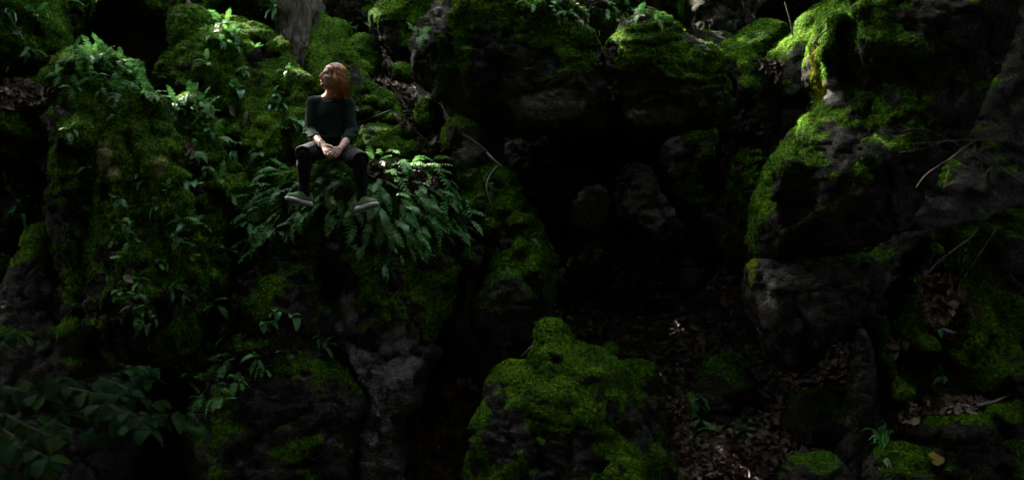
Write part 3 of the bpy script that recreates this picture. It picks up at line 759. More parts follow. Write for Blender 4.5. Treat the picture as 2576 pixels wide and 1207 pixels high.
tree = link('beech_tree', None); tree.empty_display_size = .2
tree.location = W(770, 110, 10.9)
tag(tree, 'old tree with bare ridged trunk and mossy spreading roots above the man', 'tree')
T0 = np.array(tree.location)
f = Field(W(640, 380, 10.9) + np.array([-.3, -1.3, -.3]), W(1080, -400, 10.9) + np.array([.3, .9, 0]), .03)
trk = [(757,-480,.1,44),(746,-60,0,52),(748,30,0,55),(764,110,0,62),(790,190,-.1,60),(800,300,-.1,50)]
def caps(f, L, Y, k=.1):
    for a, b_ in zip(L[:-1], L[1:]):
        f.capsule(W(a[0], a[1], Y + a[2]), W(b_[0], b_[1], Y + b_[2]), a[3] / 2576 * Y, b_[3] / 2576 * Y, k)
caps(f, trk, 10.9)
P, Q = f.mesh()
nrm = normals(P, Q)
P = P + nrm * (.05 * (fbm(P * np.array([9, 9, 1.3]), 4, True) - .2) + .03 * fbm(P * np.array([3, 3, .5]), 2))[:, None]
mo = sstep(W(0, 130, 10.9)[2], W(0, 200, 10.9)[2], P[:, 2] + .5 * fbm(P * 3, 3))
me = make_mesh('trunk', P - T0, Q); link('trunk', me, M['bark'], parent=tree)
TREES.append((P, Q))
f = Field(W(760, 420, 10.6) + np.array([-.3, -1.0, -.2]), W(1060, 20, 10.6) + np.array([.3, .9, 0]), .026)
caps(f, [(808,50,.1,16),(826,100,.0,34),(852,165,-.1,46),(885,225,-.2,40),(905,290,-.3,34),(900,340,-.3,24)], 10.6)
caps(f, [(806,150,-.1,34),(832,225,-.3,46),(860,300,-.35,46)], 10.6)
caps(f, [(880,205,-.2,20),(930,225,-.3,15),(968,248,-.35,14),(992,285,-.4,12),(1008,330,-.45,8)], 10.6, .04)
P, Q = f.mesh()
o = finish_rock('root', None, None, P, Q, .62, 0, .5, [(895,185,10,16,-.9),(912,240,18,10,-.9)], .03, 1.0, rough=.3)
o.name = 'root'; o.parent = tree; o.location = Vector(o.location) - tree.location

# ------------------------------------------------------------------ surface finder
bpy.context.view_layer.update()
DG = bpy.context.evaluated_depsgraph_get()
CAM = Vector((0, 0, CZ))
def cast(px, py):
    d = Vector(W(px, py, 1.0)) - CAM
    ok, loc, nr, _, ob, _ = scene.ray_cast(DG, CAM, d.normalized())
    if not ok: return None
    if nr.dot(d) > 0: nr = -nr
    return loc, nr, ob
def cast_s(px, py):
    h = cast(px, py)
    if h is None: return None
    acc = h[1].copy()
    for dx, dy in ((9, 0), (-9, 0), (0, 9), (0, -9)):
        k = cast(px + dx, py + dy)
        if k and (k[0] - h[0]).length < .25: acc += k[1]
    return h[0], acc.normalized(), h[2]

# ------------------------------------------------------------------ plants
def frond_mesh(seed, droop, pairs=13, arch=.25, wid=.15, side=0.0):
    r_ = np.random.default_rng(seed)
    V, F = [], []
    def mid(t): 
        return np.array([side * t * t, t * (1 - .18 * droop * t), arch * t - droop * t * t])
    def tang(t):
        d = mid(t + .01) - mid(t - .01); return d / np.linalg.norm(d)
    n = 9
    for i in range(n):
        t = i / (n - 1); p = mid(t); w = .011 * (1 - .7 * t)
        V += [p + [-w, 0, 0.004], p + [w, 0, 0.004]]
    for i in range(n - 1): F.append((2 * i, 2 * i + 1, 2 * i + 3, 2 * i + 2))
    t0 = .16
    for i in range(pairs):
        u = (i + .5) / pairs; t = t0 + (1 - t0) * u
        L = 1.25 * wid * (math.sin(math.pi * min(1, (u * .93 + .13))) ** .75) * (1 + .12 * r_.normal())
        if u > .9: L *= .7
        step = (1 - t0) / pairs
        for s in (-1, 1):
            p = mid(t + .25 * step * s); T = tang(t)
            o_ = np.array([s, .28, 0]); o_ = o_ / np.linalg.norm(o_)
            up = np.cross(T, [1, 0, 0]) * -1
            if up[2] < 0: up = -up
            lift = r_.uniform(-.25, .15)
            out = s * np.array([1., 0, 0]) * .96 + T * .27 + up * lift
            hb = step * .34
            c1 = p + out * L * .55 + up * .006; c2 = p + out * L - up * L * .16 * r_.uniform(0, 1.6)
            b0 = len(V)
            V += [p - T * hb, p + T * hb, c1 + T * hb * .95, c1 - T * hb * .85, c2 + T * hb * .40, c2 - T * hb * .2]
            F += [(b0, b0 + 1, b0 + 2, b0 + 3), (b0 + 3, b0 + 2, b0 + 4, b0 + 5)]
    return make_mesh('frond', V, F, smooth=False)

FROND = [frond_mesh(i, dr, 10 + i % 3, ar, wd, sd_) for i, (dr, ar, wd, sd_) in enumerate(
    [(.35, .30, .13, .05), (.65, .40, .12, -.08), (.9, .45, .135, .0), (1.2, .5, .125, .1), (.2, .15, .115, -.1), (.55, .25, .14, .12)])]
for m_ in FROND: m_.materials.append(M['fern'])

def strap_mesh(seed, droop, wid=.085, point=.6, arch=.5, wave=.012, heart=True):
    r_ = np.random.default_rng(seed); V, F = [], []
    n = 9
    for i in range(n):
        t = i / (n - 1)
        s = max(0.0, (t - .14) / .86)
        w = .008 if t < .14 else wid * (min(1, (s * 6 + .2)) ** .5) * (1 - s ** 3) ** point + .002
        z = arch * t - droop * t * t; y = t * (1 - .2 * droop * t)
        wv = wave * math.sin(i * 2.6 + seed)
        V += [[-w, y, z + w * .25 + wv], [0, y, z - .0], [w, y, z + w * .25 - wv]]
    for i in range(n - 1):
        a = 3 * i
        F += [(a, a + 1, a + 4, a + 3), (a + 1, a + 2, a + 5, a + 4)]
    return make_mesh('leaf', V, F)
STRAP = [strap_mesh(1, .7), strap_mesh(2, 1.1), strap_mesh(3, .4, .075), strap_mesh(4, .9, .1)]
BROAD = [strap_mesh(5, .5, .24, .8, .3, .02), strap_mesh(6, .9, .28, .8, .4, .02), strap_mesh(7, .3, .22, .9, .1, .02)]
for m_ in STRAP + BROAD: m_.materials.append(M['harts'])
BEECH = [strap_mesh(8, .35, .30, .75, .1, .02), strap_mesh(9, .6, .33, .75, .2, .02), strap_mesh(10, .15, .28, .8, .0, .02)]
for m_ in BEECH: m_.materials.append(M['beech'])

def orient(d, up=Vector((0, 0, 1))):
    d = d.normalized(); x = d.cross(up)
    if x.length < 1e-3: x = Vector((1, 0, 0))
    x.normalize(); z = x.cross(d)
    return Matrix((x, d, z)).transposed().to_quaternion()

def plant(kind_name, meshes, part, px, py, n, L, label, cat, group, bias=(0, 0, 0), spread=1.0, out=.6, up=.25, jit=.04, hang=0):
    h = cast_s(px, py)
    if h is None: return None
    loc, nr, ob = h
    root = link(kind_name, None, loc=loc - nr * .01); root.empty_display_size = .05
    tag(root, label, cat, group)
    for i in range(n):
        a = 2 * math.pi * (i + random.random() * .7) / n
        t1 = nr.orthogonal().normalized(); t2 = nr.cross(t1)
        d = (t1 * math.cos(a) + t2 * math.sin(a)) * spread + nr * out * random.uniform(.6, 1.3) + Vector((0, 0, up)) + Vector(bias)
        if d.dot(nr) < .12: d += nr * (.15 - d.dot(nr))
        o = link(part, meshes[random.randrange(len(meshes))], parent=root)
        o.rotation_mode = 'QUATERNION'
        q = orient(d)
        o.rotation_quaternion = q @ Quaternion((0, 1, 0), random.uniform(-.5, .5))
        s = L * random.uniform(.65, 1.2)
        o.scale = (s, s, s)
        o.location = Vector(np.array([random.gauss(0, jit) for _ in range(3)])) * .7
        o.location -= nr * o.location.dot(nr)
    return root

LG = 'ferns crowding the ledge around the man'
ledge = [
 (668,515,'at the far left end of the ledge'),(700,455,'on the ledge left of the man’s left-hand knee'),(715,410,'above the left corner of the ledge by his shorts'),
 (690,560,'hanging down the left side of the ledge'),(665,600,'lowest on the left side of the ledge'),(720,520,'beside the left-hand green shoe'),
 (735,470,'tucked behind the left-hand shin'),(650,545,'reaching out over the dark cleft left of the ledge'),
 (808,425,'between the knees nearest the left-hand leg'),(832,412,'just below the clasped hands'),(850,440,'hanging in the middle between the shins'),
 (835,475,'hanging lowest between the two shins'),(868,425,'between the knees nearest the right-hand leg'),(885,455,'draped across the right-hand shin'),
 (815,455,'draped beside the left-hand shin'),(930,470,'beside the right-hand shin on its outer side'),(925,420,'at the right-hand knee'),
 (955,405,'standing upright right of the right-hand knee'),(985,415,'below the large mossy boulder'),(1010,420,'standing beside the single strap leaf'),
 (1045,425,'at the back edge of the ledge near the gully foot'),(1075,440,'at the upper right corner of the ledge'),(945,500,'above the right-hand green shoe'),
 (975,455,'on the brown leaf patch right of the knee'),(1000,480,'in the middle of the right fern bank'),(1035,465,'upper middle of the right fern bank'),
 (1065,490,'in the thick of the right fern bank below the gully'),(1100,475,'spreading right over the ledge shoulder'),(1125,500,'reaching furthest right over the mossy slope'),
 (960,550,'hanging right below the right-hand shoe'),(985,530,'hanging in a long tress right of the shoe'),(1020,530,'hanging down the face in the middle right'),
 (1050,540,'hanging down the face further right'),(1085,525,'hanging near the right end of the face'),(1120,545,'hanging from the right shoulder of the ledge'),
 (1145,560,'lowest at the right end of the fern bank'),(1000,575,'lower on the face under the fern bank'),(1040,580,'trailing low on the face under the fern bank'),
 (780,470,'in the gap beside the left-hand shin on its inner side'),(800,500,'hanging straight down between the shoes, left one'),(870,500,'hanging straight down between the shoes, right one'),
 (790,540,'below and right of the left-hand shoe'),(850,545,'on the face midway between the shoes'),(745,560,'under the heel of the left-hand shoe'),(700,500,'left of the left-hand shin, low'),
 (680,480,'at the outer left edge of the fern ledge'),(735,430,'behind the left-hand knee'),(900,530,'behind the right-hand shoe'),(655,575,'drooping into the cleft at the far left'),
 (1150,520,'spread over the far right shoulder of the ledge'),(1165,590,'last in the fern bank at its lower right'),(1120,590,'low on the right of the face under the bank'),(1060,620,'lowest at the right of the dark face'),
 (1030,505,'woven through the centre of the fern bank'),(1095,560,'under the right shoulder of the bank'),(905,590,'small on bare moss under the two shoes'),
 (940,590,'small on the moss under the right-hand shoe'),(1015,625,'trailing lowest of all in front of the dark rock'),(985,668,'single drooping below the fern bank')]
for px, py, w_ in ledge:
    side = (px - 880) / 280
    small = py > 585
    fine = 700 < px < 900
    plant('polypody_fern', FROND, 'frond', px, py, 3 if small else (5 if fine else 6), .19 if small else (.32 if not fine else .26), 'fern ' + w_, 'fern', LG,
          bias=(side * 1.5, -.45, -.25 if py < 460 else -.85), spread=.48, out=.5, up=.05, jit=.08)

SG = 'small ferns dotted over the mossy rocks'
small = [
 (188,150,4,.22,'standing upright on the crown of the left column'),(228,140,5,.24,'at the very top of the left column'),(265,142,5,.24,'spreading right from the top of the left column'),
 (300,150,3,.22,'sticking out over the grey recess from the column top'),(205,190,3,.2,'just under the column crown on its left'),(150,190,2,.2,'at the left shoulder of the column'),
 (185,225,3,.18,'on the left shoulder with a forked frond'),(235,200,3,.18,'in the middle of the column head'),(290,185,4,.22,'on the right shoulder of the column head'),
 (325,180,3,.22,'reaching right from the column shoulder'),(345,205,3,.22,'lower on the right shoulder of the column'),(250,225,2,.16,'in the dark hollow of the column head'),
 (290,240,4,.2,'above the green ridges of the column'),(360,235,5,.25,'spraying right where the column meets the cleft'),(385,245,4,.24,'pointing right above the dark cleft'),
 (285,285,3,.18,'small beneath the column head'),(440,262,5,.22,'left on the second mossy hump'),(480,240,6,.22,'crowning the second mossy hump'),
 (505,255,5,.22,'spraying right from the second hump'),(525,280,4,.22,'right flank of the second hump'),(470,280,3,.18,'in front of the second hump'),
 (530,330,3,.2,'below the second hump at its right edge'),(545,345,2,.2,'hanging beside the leafy strap plant'),(490,375,2,.2,'arched over the slope left of the strap plant'),
 (350,440,2,.17,'high on the shaded face under the ridges'),(360,465,3,.17,'paired on the shaded face under the ridges'),(470,462,2,.17,'on the right part of the shaded face'),
 (550,455,1,.22,'single arched frond on the right mossy face'),(585,500,1,.22,'single frond stretched towards the ledge'),(455,560,2,.22,'long arched on the middle of the mossy face'),
 (490,565,1,.24,'single long frond over the mossy face'),(445,590,4,.2,'group leader on the middle mossy face'),(470,610,3,.2,'below the middle face group'),
 (475,640,2,.2,'right on the middle face'),(300,560,2,.16,'highest on the dark column foot'),(320,575,2,.16,'second down on the dark column foot'),
 (290,605,3,.16,'left on the dark column foot'),(330,612,2,.16,'right of the trio on the column foot'),(310,640,2,.17,'middle of the dark column foot'),
 (345,700,2,.17,'beside a brown leaf on the column foot'),(305,735,2,.16,'steeply hanging on the column foot'),(350,745,2,.16,'small below the brown leaf'),
 (340,770,2,.16,'in the lower cluster of the column foot'),(370,780,2,.16,'right in the lower cluster of the column foot'),(350,800,2,.17,'lowest cluster on the column foot left'),
 (385,805,1,.16,'lowest single frond on the column foot'),(430,725,2,.18,'arched low on the middle face'),(460,745,2,.18,'pair low on the middle face'),
 (540,770,3,.2,'at the edge of the dark cleft under the ledge'),(560,800,4,.2,'on the rock shoulder below the cleft'),(545,820,3,.2,'small above the lower fern patch'),
 (575,840,4,.2,'just above the lower fern patch'),(505,905,6,.22,'left in the lower fern patch'),(540,900,6,.24,'top of the lower fern patch'),(570,910,6,.22,'right in the lower fern patch'),
 (480,950,5,.22,'far left of the lower fern patch'),(520,950,6,.22,'middle of the lower fern patch'),(560,955,6,.22,'centre right of the lower fern patch'),
 (500,1000,4,.2,'bottom left of the lower fern patch'),(555,1000,5,.2,'bottom of the lower fern patch'),(640,900,4,.18,'right of the lower fern patch'),(600,960,4,.18,'lower right of the fern patch'),
 (660,930,3,.16,'furthest right in the lower fern patch'),
 (560,60,4,.22,'beside the moss-capped knob'),(575,85,4,.2,'below the one beside the knob'),(530,90,3,.18,'right under the moss-capped knob'),(555,105,3,.18,'lowest by the moss-capped knob'),
 (520,160,2,.18,'on the ridge knuckle with brown leaves'),(600,95,2,.18,'small right of the knob ferns'),(590,120,2,.16,'small on the dark part of the slope'),
 (1062,95,4,.28,'sticking out left from the big block’s flank'),
 (1345,15,4,.19,'on the top ledge at the left'),(1390,22,4,.19,'on the top ledge second from the left'),(1430,40,4,.19,'on the top ledge near the moss ridge'),
 (1480,28,4,.19,'in the middle of the top ledge'),(1530,20,4,.19,'on the top ledge above the gap'),(1570,30,4,.19,'on the top ledge left of the moss cap'),
 (1610,38,4,.19,'on the top ledge right above the moss cap'),(1650,50,4,.19,'at the right end of the top ledge'),
 (2370,945,4,.16,'in the shaded hollow of the right slope'),(1755,1010,4,.22,'pale in the dark right of the centre boulder'),(1765,1060,3,.2,'below the pale one in the dark'),
 (1870,1090,3,.2,'low in the dark gully'),(2215,1150,3,.2,'at the bottom beside the grass tuft'),
 (170,330,2,.15,'on the knobbly spur beside its bare top'),(215,420,2,.15,'below the bright cushion of the spur'),(300,500,3,.16,'upper left of the shaded column face'),
 (395,520,2,.17,'midway between the column and the mossy cliff'),(420,480,2,.17,'under the bright ridge of the column'),(405,660,2,.17,'right of the trio on the lower column'),
 (270,690,2,.16,'far left on the lower column'),(520,430,2,.18,'in the furrow right of the long curled leaf'),(620,560,2,.2,'at the right rim of the mossy cliff'),
 (610,180,2,.18,'on the bare patch of the slope behind him'),(640,120,2,.18,'below the drooping plant at the tree foot'),(720,180,2,.16,'at the right rim of the slope near the trunk'),
 (650,380,2,.2,'low on the slope above the ledge'),(730,370,2,.18,'directly left of his shorts on the slope'),(100,250,2,.16,'on the mossy hump beside the leaf pocket'),
 (70,130,3,.18,'on the face of the top left boulder'),(20,470,2,.18,'on bare rock at the left edge'),(1230,470,2,.18,'on the slope right of the fern ledge'),
 (1330,600,2,.18,'low on the slope right of the fern ledge'),(1280,700,2,.18,'dim at the foot of the slope right of the ledge'),
 (690,590,4,.18,'under the left-hand shoe on dark moss'),(700,600,3,.16,'dangling at the left foot of the ledge'),(820,865,3,.16,'dark on the mossy mass below the ledge'),
]
for px, py, n, L, w_ in small:
    plant('polypody_fern', FROND, 'frond', px, py, n + 2, L, 'small fern ' + w_, 'fern', SG, bias=(random.uniform(-.2, .6), -.35, .0), spread=.6, out=.5, up=.15, jit=.02)

HG = 'glossy strap-leaved plants'
for px, py, n, L, w_ in [(690,22,8,.30,'large drooping at the foot of the tree trunk'),(660,30,4,.24,'left half of the pair at the tree foot'),(590,380,7,.26,'large bright one beside the second hump cliff'),
   (1028,405,1,.22,'single upright leaf among the ledge ferns'),(690,235,5,.20,'star-shaped on the slope behind the man'),(680,262,4,.22,'below the star-shaped one behind the man'),
   (700,270,4,.2,'pale one left of the man’s shoulder'),(745,310,3,.16,'small three-leaved beside his sleeve'),(600,225,3,.17,'trio of round leaves on the slope'),
   (582,210,2,.15,'pair of leaves high on the slope'),(705,325,3,.17,'pair hanging beside the man’s elbow'),(45,515,4,.28,'dark strap leaves low at the left edge'),
   (55,530,4,.28,'second dark clump of strap leaves at the left edge'),(110,440,3,.2,'pale pair of leaves on the left wall'),(85,40,4,.28,'long leaves on the top left boulder'),
   (45,85,2,.2,'small leaf hanging on the top left boulder'),(20,30,3,.22,'dark leaves in the very top left corner'),(165,5,3,.26,'bright leaf tip at the top edge'),
   (30,165,3,.2,'leaves on a thin stem under the left boulder'),(480,462,3,.16,'pale three-leaved on the mossy cliff'),(640,630,4,.26,'dark long leaf in the cleft left of the ledge'),
   (705,590,4,.17,'round leaves at the foot of the left ferns'),(880,620,1,.16,'single oval leaf hanging under the shoes'),(665,815,5,.16,'ring of round dark leaves below the ledge'),
   (740,800,4,.15,'dark round leaves on the mossy mass'),(690,790,4,.15,'dark leaves in a row on the mossy mass'),(800,850,4,.2,'bright pair on the rock below the ledge'),
   (720,890,4,.15,'low round leaves above the fern patch'),(1750,1100,4,.26,'hanging strap leaves in the dark lower middle'),(1830,1085,2,.24,'strap leaf at the leafy gully edge'),
   (2360,930,6,.16,'bright leaves in the shaded hollow of the right slope'),(2030,285,2,.2,'sunlit leaf on the edge of the crag'),(2360,770,3,.14,'small bright leaves on the right slope top'),
   (2365,820,3,.12,'tiny bright leaves beside the brown leaves'),(1790,1130,2,.2,'drooping leaf near the bottom middle')]:
    mm_ = STRAP if L > .19 else BROAD
    L *= .8
    plant('strap_leaf_plant', mm_, 'leaf', px, py, n, L, w_, 'plant', HG, bias=(.2, -.5, 0), spread=.65, out=.5, up=.2, jit=.015)

# young shoot with toothed leaves above the gully
plant('seedling', BROAD, 'leaf', 905, 68, 7, .26, 'leafy seedling standing at the gully head beside the dark boulder', 'plant', None, bias=(-.1, -.5, .5), spread=.8, out=.7, up=.5, jit=.06)
# grass tuft
gmsh = strap_mesh(11, .9, .018, .5, .8, .0); gmsh.materials.append(M['harts'])
plant('grass_tuft', [gmsh], 'blade', 2218, 1120, 26, .28, 'tuft of long grass hanging at the bottom right', 'grass tuft', None, bias=(0, -.4, .1), spread=.5, out=.4, up=.3, jit=.03)

# leafy branch in front, lower left
def tubes(name, lines, mat, parent=None, loc=None, seg=6):
    V, F = [], []
    for path, r0, r1 in lines:
        P = smooth_path(path, 2)
        v, f_ = tube_mesh(P, resample_r(P, r0, r1), seg, .06, len(V))
        F += [tuple(i + len(V) for i in q) for q in f_]; V += list(v)
    V = np.array(V)
    l = V.mean(0) if loc is None else np.array(loc)
    return link(name, make_mesh(name, V - l, F), mat, parent=parent, loc=(l if loc is None else None))

def leafy(label, base, stems, nleaf, Y0):
    bl = W(base[0], base[1], Y0)
    root = link('beech_branch', None, loc=bl)
    tag(root, label, 'branch', 'leafy branches reaching in from the lower left')
    for st in stems:
        pts_ = [W(a, b_, Y0 + dy) for a, b_, dy in st]
        tubes('twig', [(pts_, .004, .0015)], M['twig'], parent=root, loc=bl)
        Pp = smooth_path(pts_, 3)
        L_ = sum(np.linalg.norm(b_ - a) for a, b_ in zip(Pp[:-1], Pp[1:]))
        n = max(4, int(L_ / .030))
        for i in range(n):
            t = (i + .5) / n * (len(Pp) - 1); j = int(t); p = Pp[j] + (Pp[min(j + 1, len(Pp) - 1)] - Pp[j]) * (t - j)
            dr = Vector(Pp[min(j + 1, len(Pp) - 1)] - Pp[max(j - 1, 0)]).normalized()
            s = 1 if i % 2 else -1
            side_ = dr.cross(Vector((0, 0, 1))).normalized() * s
            d = dr * .7 + side_ * .75 + Vector((0, 0, random.uniform(-.55, .1)))
            o = link('leaf', BEECH[random.randrange(3)], parent=root)
            o.rotation_mode = 'QUATERNION'; o.rotation_quaternion = orient(d) @ Quaternion((0, 1, 0), random.uniform(-.5, .5)) @ Quaternion((1, 0, 0), random.uniform(-.3, .2))
            q = random.uniform(.066, .104); o.scale = (q, q, q); o.location = p - bl
    return root
leafy('leafy green branch whose upper sprays end in a small raised twig', (-80, 1000), [
    [(-60,1000,0),(80,985,0),(200,960,.1),(300,935,.15)], [(60,975,0),(110,960,-.2),(150,955,-.35)], [(150,970,.1),(250,990,-.1),(330,1000,-.15)],
    [(-60,985,-.2),(40,975,-.3),(110,1000,-.4)], [(250,950,.1),(300,965,0),(325,985,-.1)], [(300,935,.15),(340,920,.3),(385,925,.35)], [(310,940,.3),(345,945,.3),(380,955,.35)]], 8, 4.1)
leafy('leafy green branch stretching furthest right along the bottom left', (-80, 1060), [
    [(-60,1040,0),(120,1050,0),(280,1030,.1),(400,1050,.1),(505,1075,.15)], [(200,1035,0),(300,1000,.2),(390,1010,.25)], [(280,1035,0),(340,1070,-.2),(370,1085,-.25)],
    [(350,1050,.1),(430,1040,.2),(480,1045,.25)], [(20,1045,0),(90,1080,-.2),(150,1100,-.3)], [(120,1050,0),(180,1080,-.1),(240,1090,-.1)], [(240,1020,0),(300,1030,-.3),(350,1045,-.4)]], 8, 3.9)
leafy('lowest leafy green branch in the bottom left corner', (-80, 1130), [
    [(-60,1100,0),(20,1120,0),(110,1165,0)], [(-60,1140,0),(0,1160,0),(30,1195,0)], [(-40,1060,0),(10,1080,0),(40,1100,-.1)], [(30,1120,0),(80,1130,-.1),(120,1150,-.2)], [(-60,1170,0),(-10,1200,0),(20,1230,0)]], 8, 3.6)
leafy('small leaf spray alone at the left edge above the branches', (-60, 850), [[(-50,850,0),(20,842,0),(80,846,0)]], 4, 4.3)

# ------------------------------------------------------------------ sticks and bare branches
def stick(label, pts_, r0, r1, mat='twig', name='stick'):
    o = tubes(name, [([W(*p) for p in pts_], r0, r1)], M[mat])
    return tag(o, label, 'stick', 'bare sticks lying among the rocks')
def on(px, py, off=-.03):
    h = cast(px, py)
    return (px, py, (h[0].y if h else 9.5) + off)
stick('pale thin curved stick standing on the mossy slope right of the ferns', [on(1249,418), (1228,445,9.25),(1221,475,9.2),(1240,523,9.22)], .007, .004, 'pale_twig')
stick('long mossy stick leaning from the nose-shaped boulder', [(1165,338,9.35),(1219,375,9.3),(1252,415,9.3)], .016, .010)
stick('forked stub at the lower end of the leaning mossy stick', [(1225,385,9.3),(1245,405,9.25),(1262,418,9.3)], .012, .007, 'pale_twig')
stick('thick bare stick lying across the leafy gully', [on(990,288,-.08), on(1020,312,-.1), on(1056,343,-.1)], .026, .018, 'bark')
stick('thin pale stick at the foot of the leafy gully', [on(1040,345,-.08), on(1075,350,-.1), on(1105,358,-.1)], .012, .006, 'pale_twig')
stick('thin stick leaning up in the middle of the gully', [on(958,160), on(972,205), on(985,225)], .010, .005)
stick('stick poking out of the leaves behind his right-hand sleeve', [on(895,295,-.05), on(912,275,-.05)], .012, .008)
stick('twig arching over the moss cushions in the gully', [on(915,305,-.05), (945,292,9.95), on(985,276,-.05)], .008, .004, 'pale_twig')
stick('reddish broken stick pointing up left of the bright centre boulder', [on(1312,895,-.05), (1330,878,8.6), (1342,868,8.6)], .012, .008, 'pale_twig')
stick('thin stick lying on the leaf slope right of the centre boulder', [on(1680,882), on(1705,915), on(1718,965)], .009, .005)
stick('short stick crossing the dark mossy slope below the ledge', [on(1365,775,-.05), on(1400,765,-.05)], .007, .004)
stick('small broken stick in the dark cleft left of the ledge', [on(553,620,-.1), (575,628,9.3), on(596,635,-.1)], .011, .007, 'pale_twig')
stick('grey stick resting in the leaf pocket of the right slope', [on(2365,826,-.04), on(2400,836,-.05)], .016, .010, 'pale_twig')
stick('pale stick at the right end of the dark shelf lower right', [on(2450,1022,-.04), on(2500,1010,-.05), on(2545,990,-.05)], .012, .006, 'pale_twig')
stick('thin branch leaning down against the pale grey slab', [(1975,5,9.9),(1990,60,9.9),(1995,90,9.9)], .010, .006)
stick('thin twig crossing the top of the crag edge', [(2045,110,8.9),(2062,92,8.6),(2080,75,8.5)], .010, .006)
def bare(label, stems, Y):
    o = tubes('bare_branch', [([W(a, b_, Y + c) for a, b_, c in st], r0 * .45, r1 * .5) for st, r0, r1 in stems], M['twig'])
    return tag(o, label, 'branch')
bare('leafless forked branch reaching in from the right edge', [
    ([(2640,500,.2),(2560,455,.1),(2500,410,.05),(2457,385,0),(2420,371,0),(2384,350,0),(2322,320,-.1),(2250,332,-.2),(2177,322,-.3)], .016, .003),
    ([(2640,440,.2),(2560,400,.1),(2532,378,0),(2500,357,0),(2462,351,0),(2380,355,-.1),(2287,362,-.2)], .009, .003),
    ([(2457,353,0),(2420,375,0),(2382,405,-.1),(2330,435,-.2),(2304,472,-.2)], .009, .003),
    ([(2422,372,0),(2418,420,0),(2405,455,0),(2370,472,0)], .005, .002), ([(2454,360,0),(2448,400,0),(2440,440,0),(2432,470,0)], .005, .002),
    ([(2400,395,0),(2385,430,0),(2372,480,0)], .004, .002), ([(2384,352,0),(2330,372,-.1),(2262,384,-.1)], .004, .002), ([(2322,320,-.1),(2270,345,-.1),(2190,342,-.2),(2165,360,-.2)], .004, .002)], 7.9)
bare('drooping leafless twig with side shoots over the right slope', [
    ([(2460,575,.1),(2437,603,0),(2390,635,0),(2347,668,0),(2309,728,0)], .008, .003), ([(2510,570,.1),(2487,603,0),(2432,688,0),(2412,723,0),(2397,773,0)], .007, .003),
    ([(2440,600,0),(2425,650,0),(2415,710,0),(2418,735,0)], .004, .002), ([(2500,606,0),(2545,635,0),(2576,680,0)], .006, .003), ([(2430,700,0),(2400,705,0),(2372,700,0)], .003, .002)], 7.9)

# ------------------------------------------------------------------ fallen leaves
def curl(r_, s):
    """a small curled leaf: 4 quads"""
    k = r_.uniform(-.5, 1.1); t = r_.uniform(-.6, .8)
    V = []
    for i, (y, w) in enumerate([(-.5, .12), (-.15, .34), (.2, .30), (.55, .05)]):
        for s_ in (-1, 0, 1):
            V.append([s_ * w * (1 - .2 * abs(k)), y, k * w * abs(s_) + t * y * y + r_.uniform(-.05, .05)])
    F = []
    for i in range(3):
        a = 3 * i; F += [(a, a + 1, a + 4, a + 3), (a + 1, a + 2, a + 5, a + 4)]
    return np.array(V) * s, F
def litter(name, label, poly, n, size=.068, ok=('ground',), all_=False):
    A = [np.array(p, float) for p in poly]
    lo = np.min(A, 0); hi = np.max(A, 0)
    V, F = [], []
    r_ = rng
    cand = np.c_[r_.uniform(lo[0], hi[0], n * 3), r_.uniform(lo[1], hi[1], n * 3)]
    ins = poly_sdf(cand[:, 0], cand[:, 1], A) < 0
    cand = cand[ins][:n]
    base = 0; ctr = None
    for x, y in cand:
        h = cast(float(x), float(y))
        if h is None: continue
        if not all_ and not any(h[2].name.startswith(q) for q in ok): continue
        if all_ and h[1].z < .15: continue
        if ctr is None: ctr = np.array(h[0])
        v, f_ = curl(r_, size * r_.uniform(.4, 1.5))
        nr = (h[1] + Vector(r_.normal(0, .38, 3))).normalized()
        R = np.array((nr.to_track_quat('Z', 'Y') @ Quaternion((0, 0, 1), r_.uniform(0, 6.3))).to_matrix())
        v = v @ R.T + np.array(h[0] + h[1] * r_.uniform(.0, .035)) - ctr
        V.append(v); F += [tuple(i + base for i in q) for q in f_]; base += len(v)
    if not V: return
    o = link(name, make_mesh(name, np.concatenate(V), F), M['dead'], loc=ctr)
    tag(o, label, 'leaf litter', kind='stuff')
litter('leaf_litter', 'brown fallen leaves filling the steep gully right of the man', [(880,60),(960,80),(1000,180),(1050,230),(1060,330),(1120,360),(1130,440),(1060,460),(1020,340),(880,330),(890,250),(940,210),(900,110)], 3600)
litter('leaf_litter', 'brown fallen leaves at the foot of the gully behind the ferns', [(1030,300),(1060,320),(1110,350),(1125,420),(1080,425),(1045,350),(1000,310)], 260, .06, all_=True)
litter('leaf_litter', 'brown leaves in the crook behind his right-hand arm', [(888,270),(930,290),(920,320),(890,335)], 90, .06, all_=True)
litter('leaf_litter', 'brown fallen leaves sloping out of the dark hollow', [(1340,900),(1400,770),(1480,700),(1560,640),(1860,640),(1880,820),(1800,930),(1690,1000),(1560,920),(1420,880)], 5460, .085)
litter('leaf_litter', 'dim brown leaves in the gully left of the slim stone post', [(1860,880),(2150,830),(2150,960),(2130,1207),(1840,1207),(1850,1000)], 2600, .09)
litter('leaf_litter', 'dim leaves on the bare ground right of the centre boulder', [(1640,960),(1880,960),(1880,1207),(1640,1207)], 1300, .075)
litter('leaf_litter', 'brown leaves on the ledge at the left edge', [(-20,200),(60,205),(140,235),(120,260),(60,270),(-20,275)], 500, .08, all_=True)
litter('leaf_litter', 'brown leaves lodged in the pocket of the right slope', [(2320,690),(2400,700),(2430,760),(2400,850),(2350,850),(2320,760)], 420, .085, all_=True)
litter('leaf_litter', 'brown leaves caught in the lower notch of the right slope', [(2240,860),(2280,860),(2310,900),(2280,930),(2250,915)], 160, .08, all_=True)
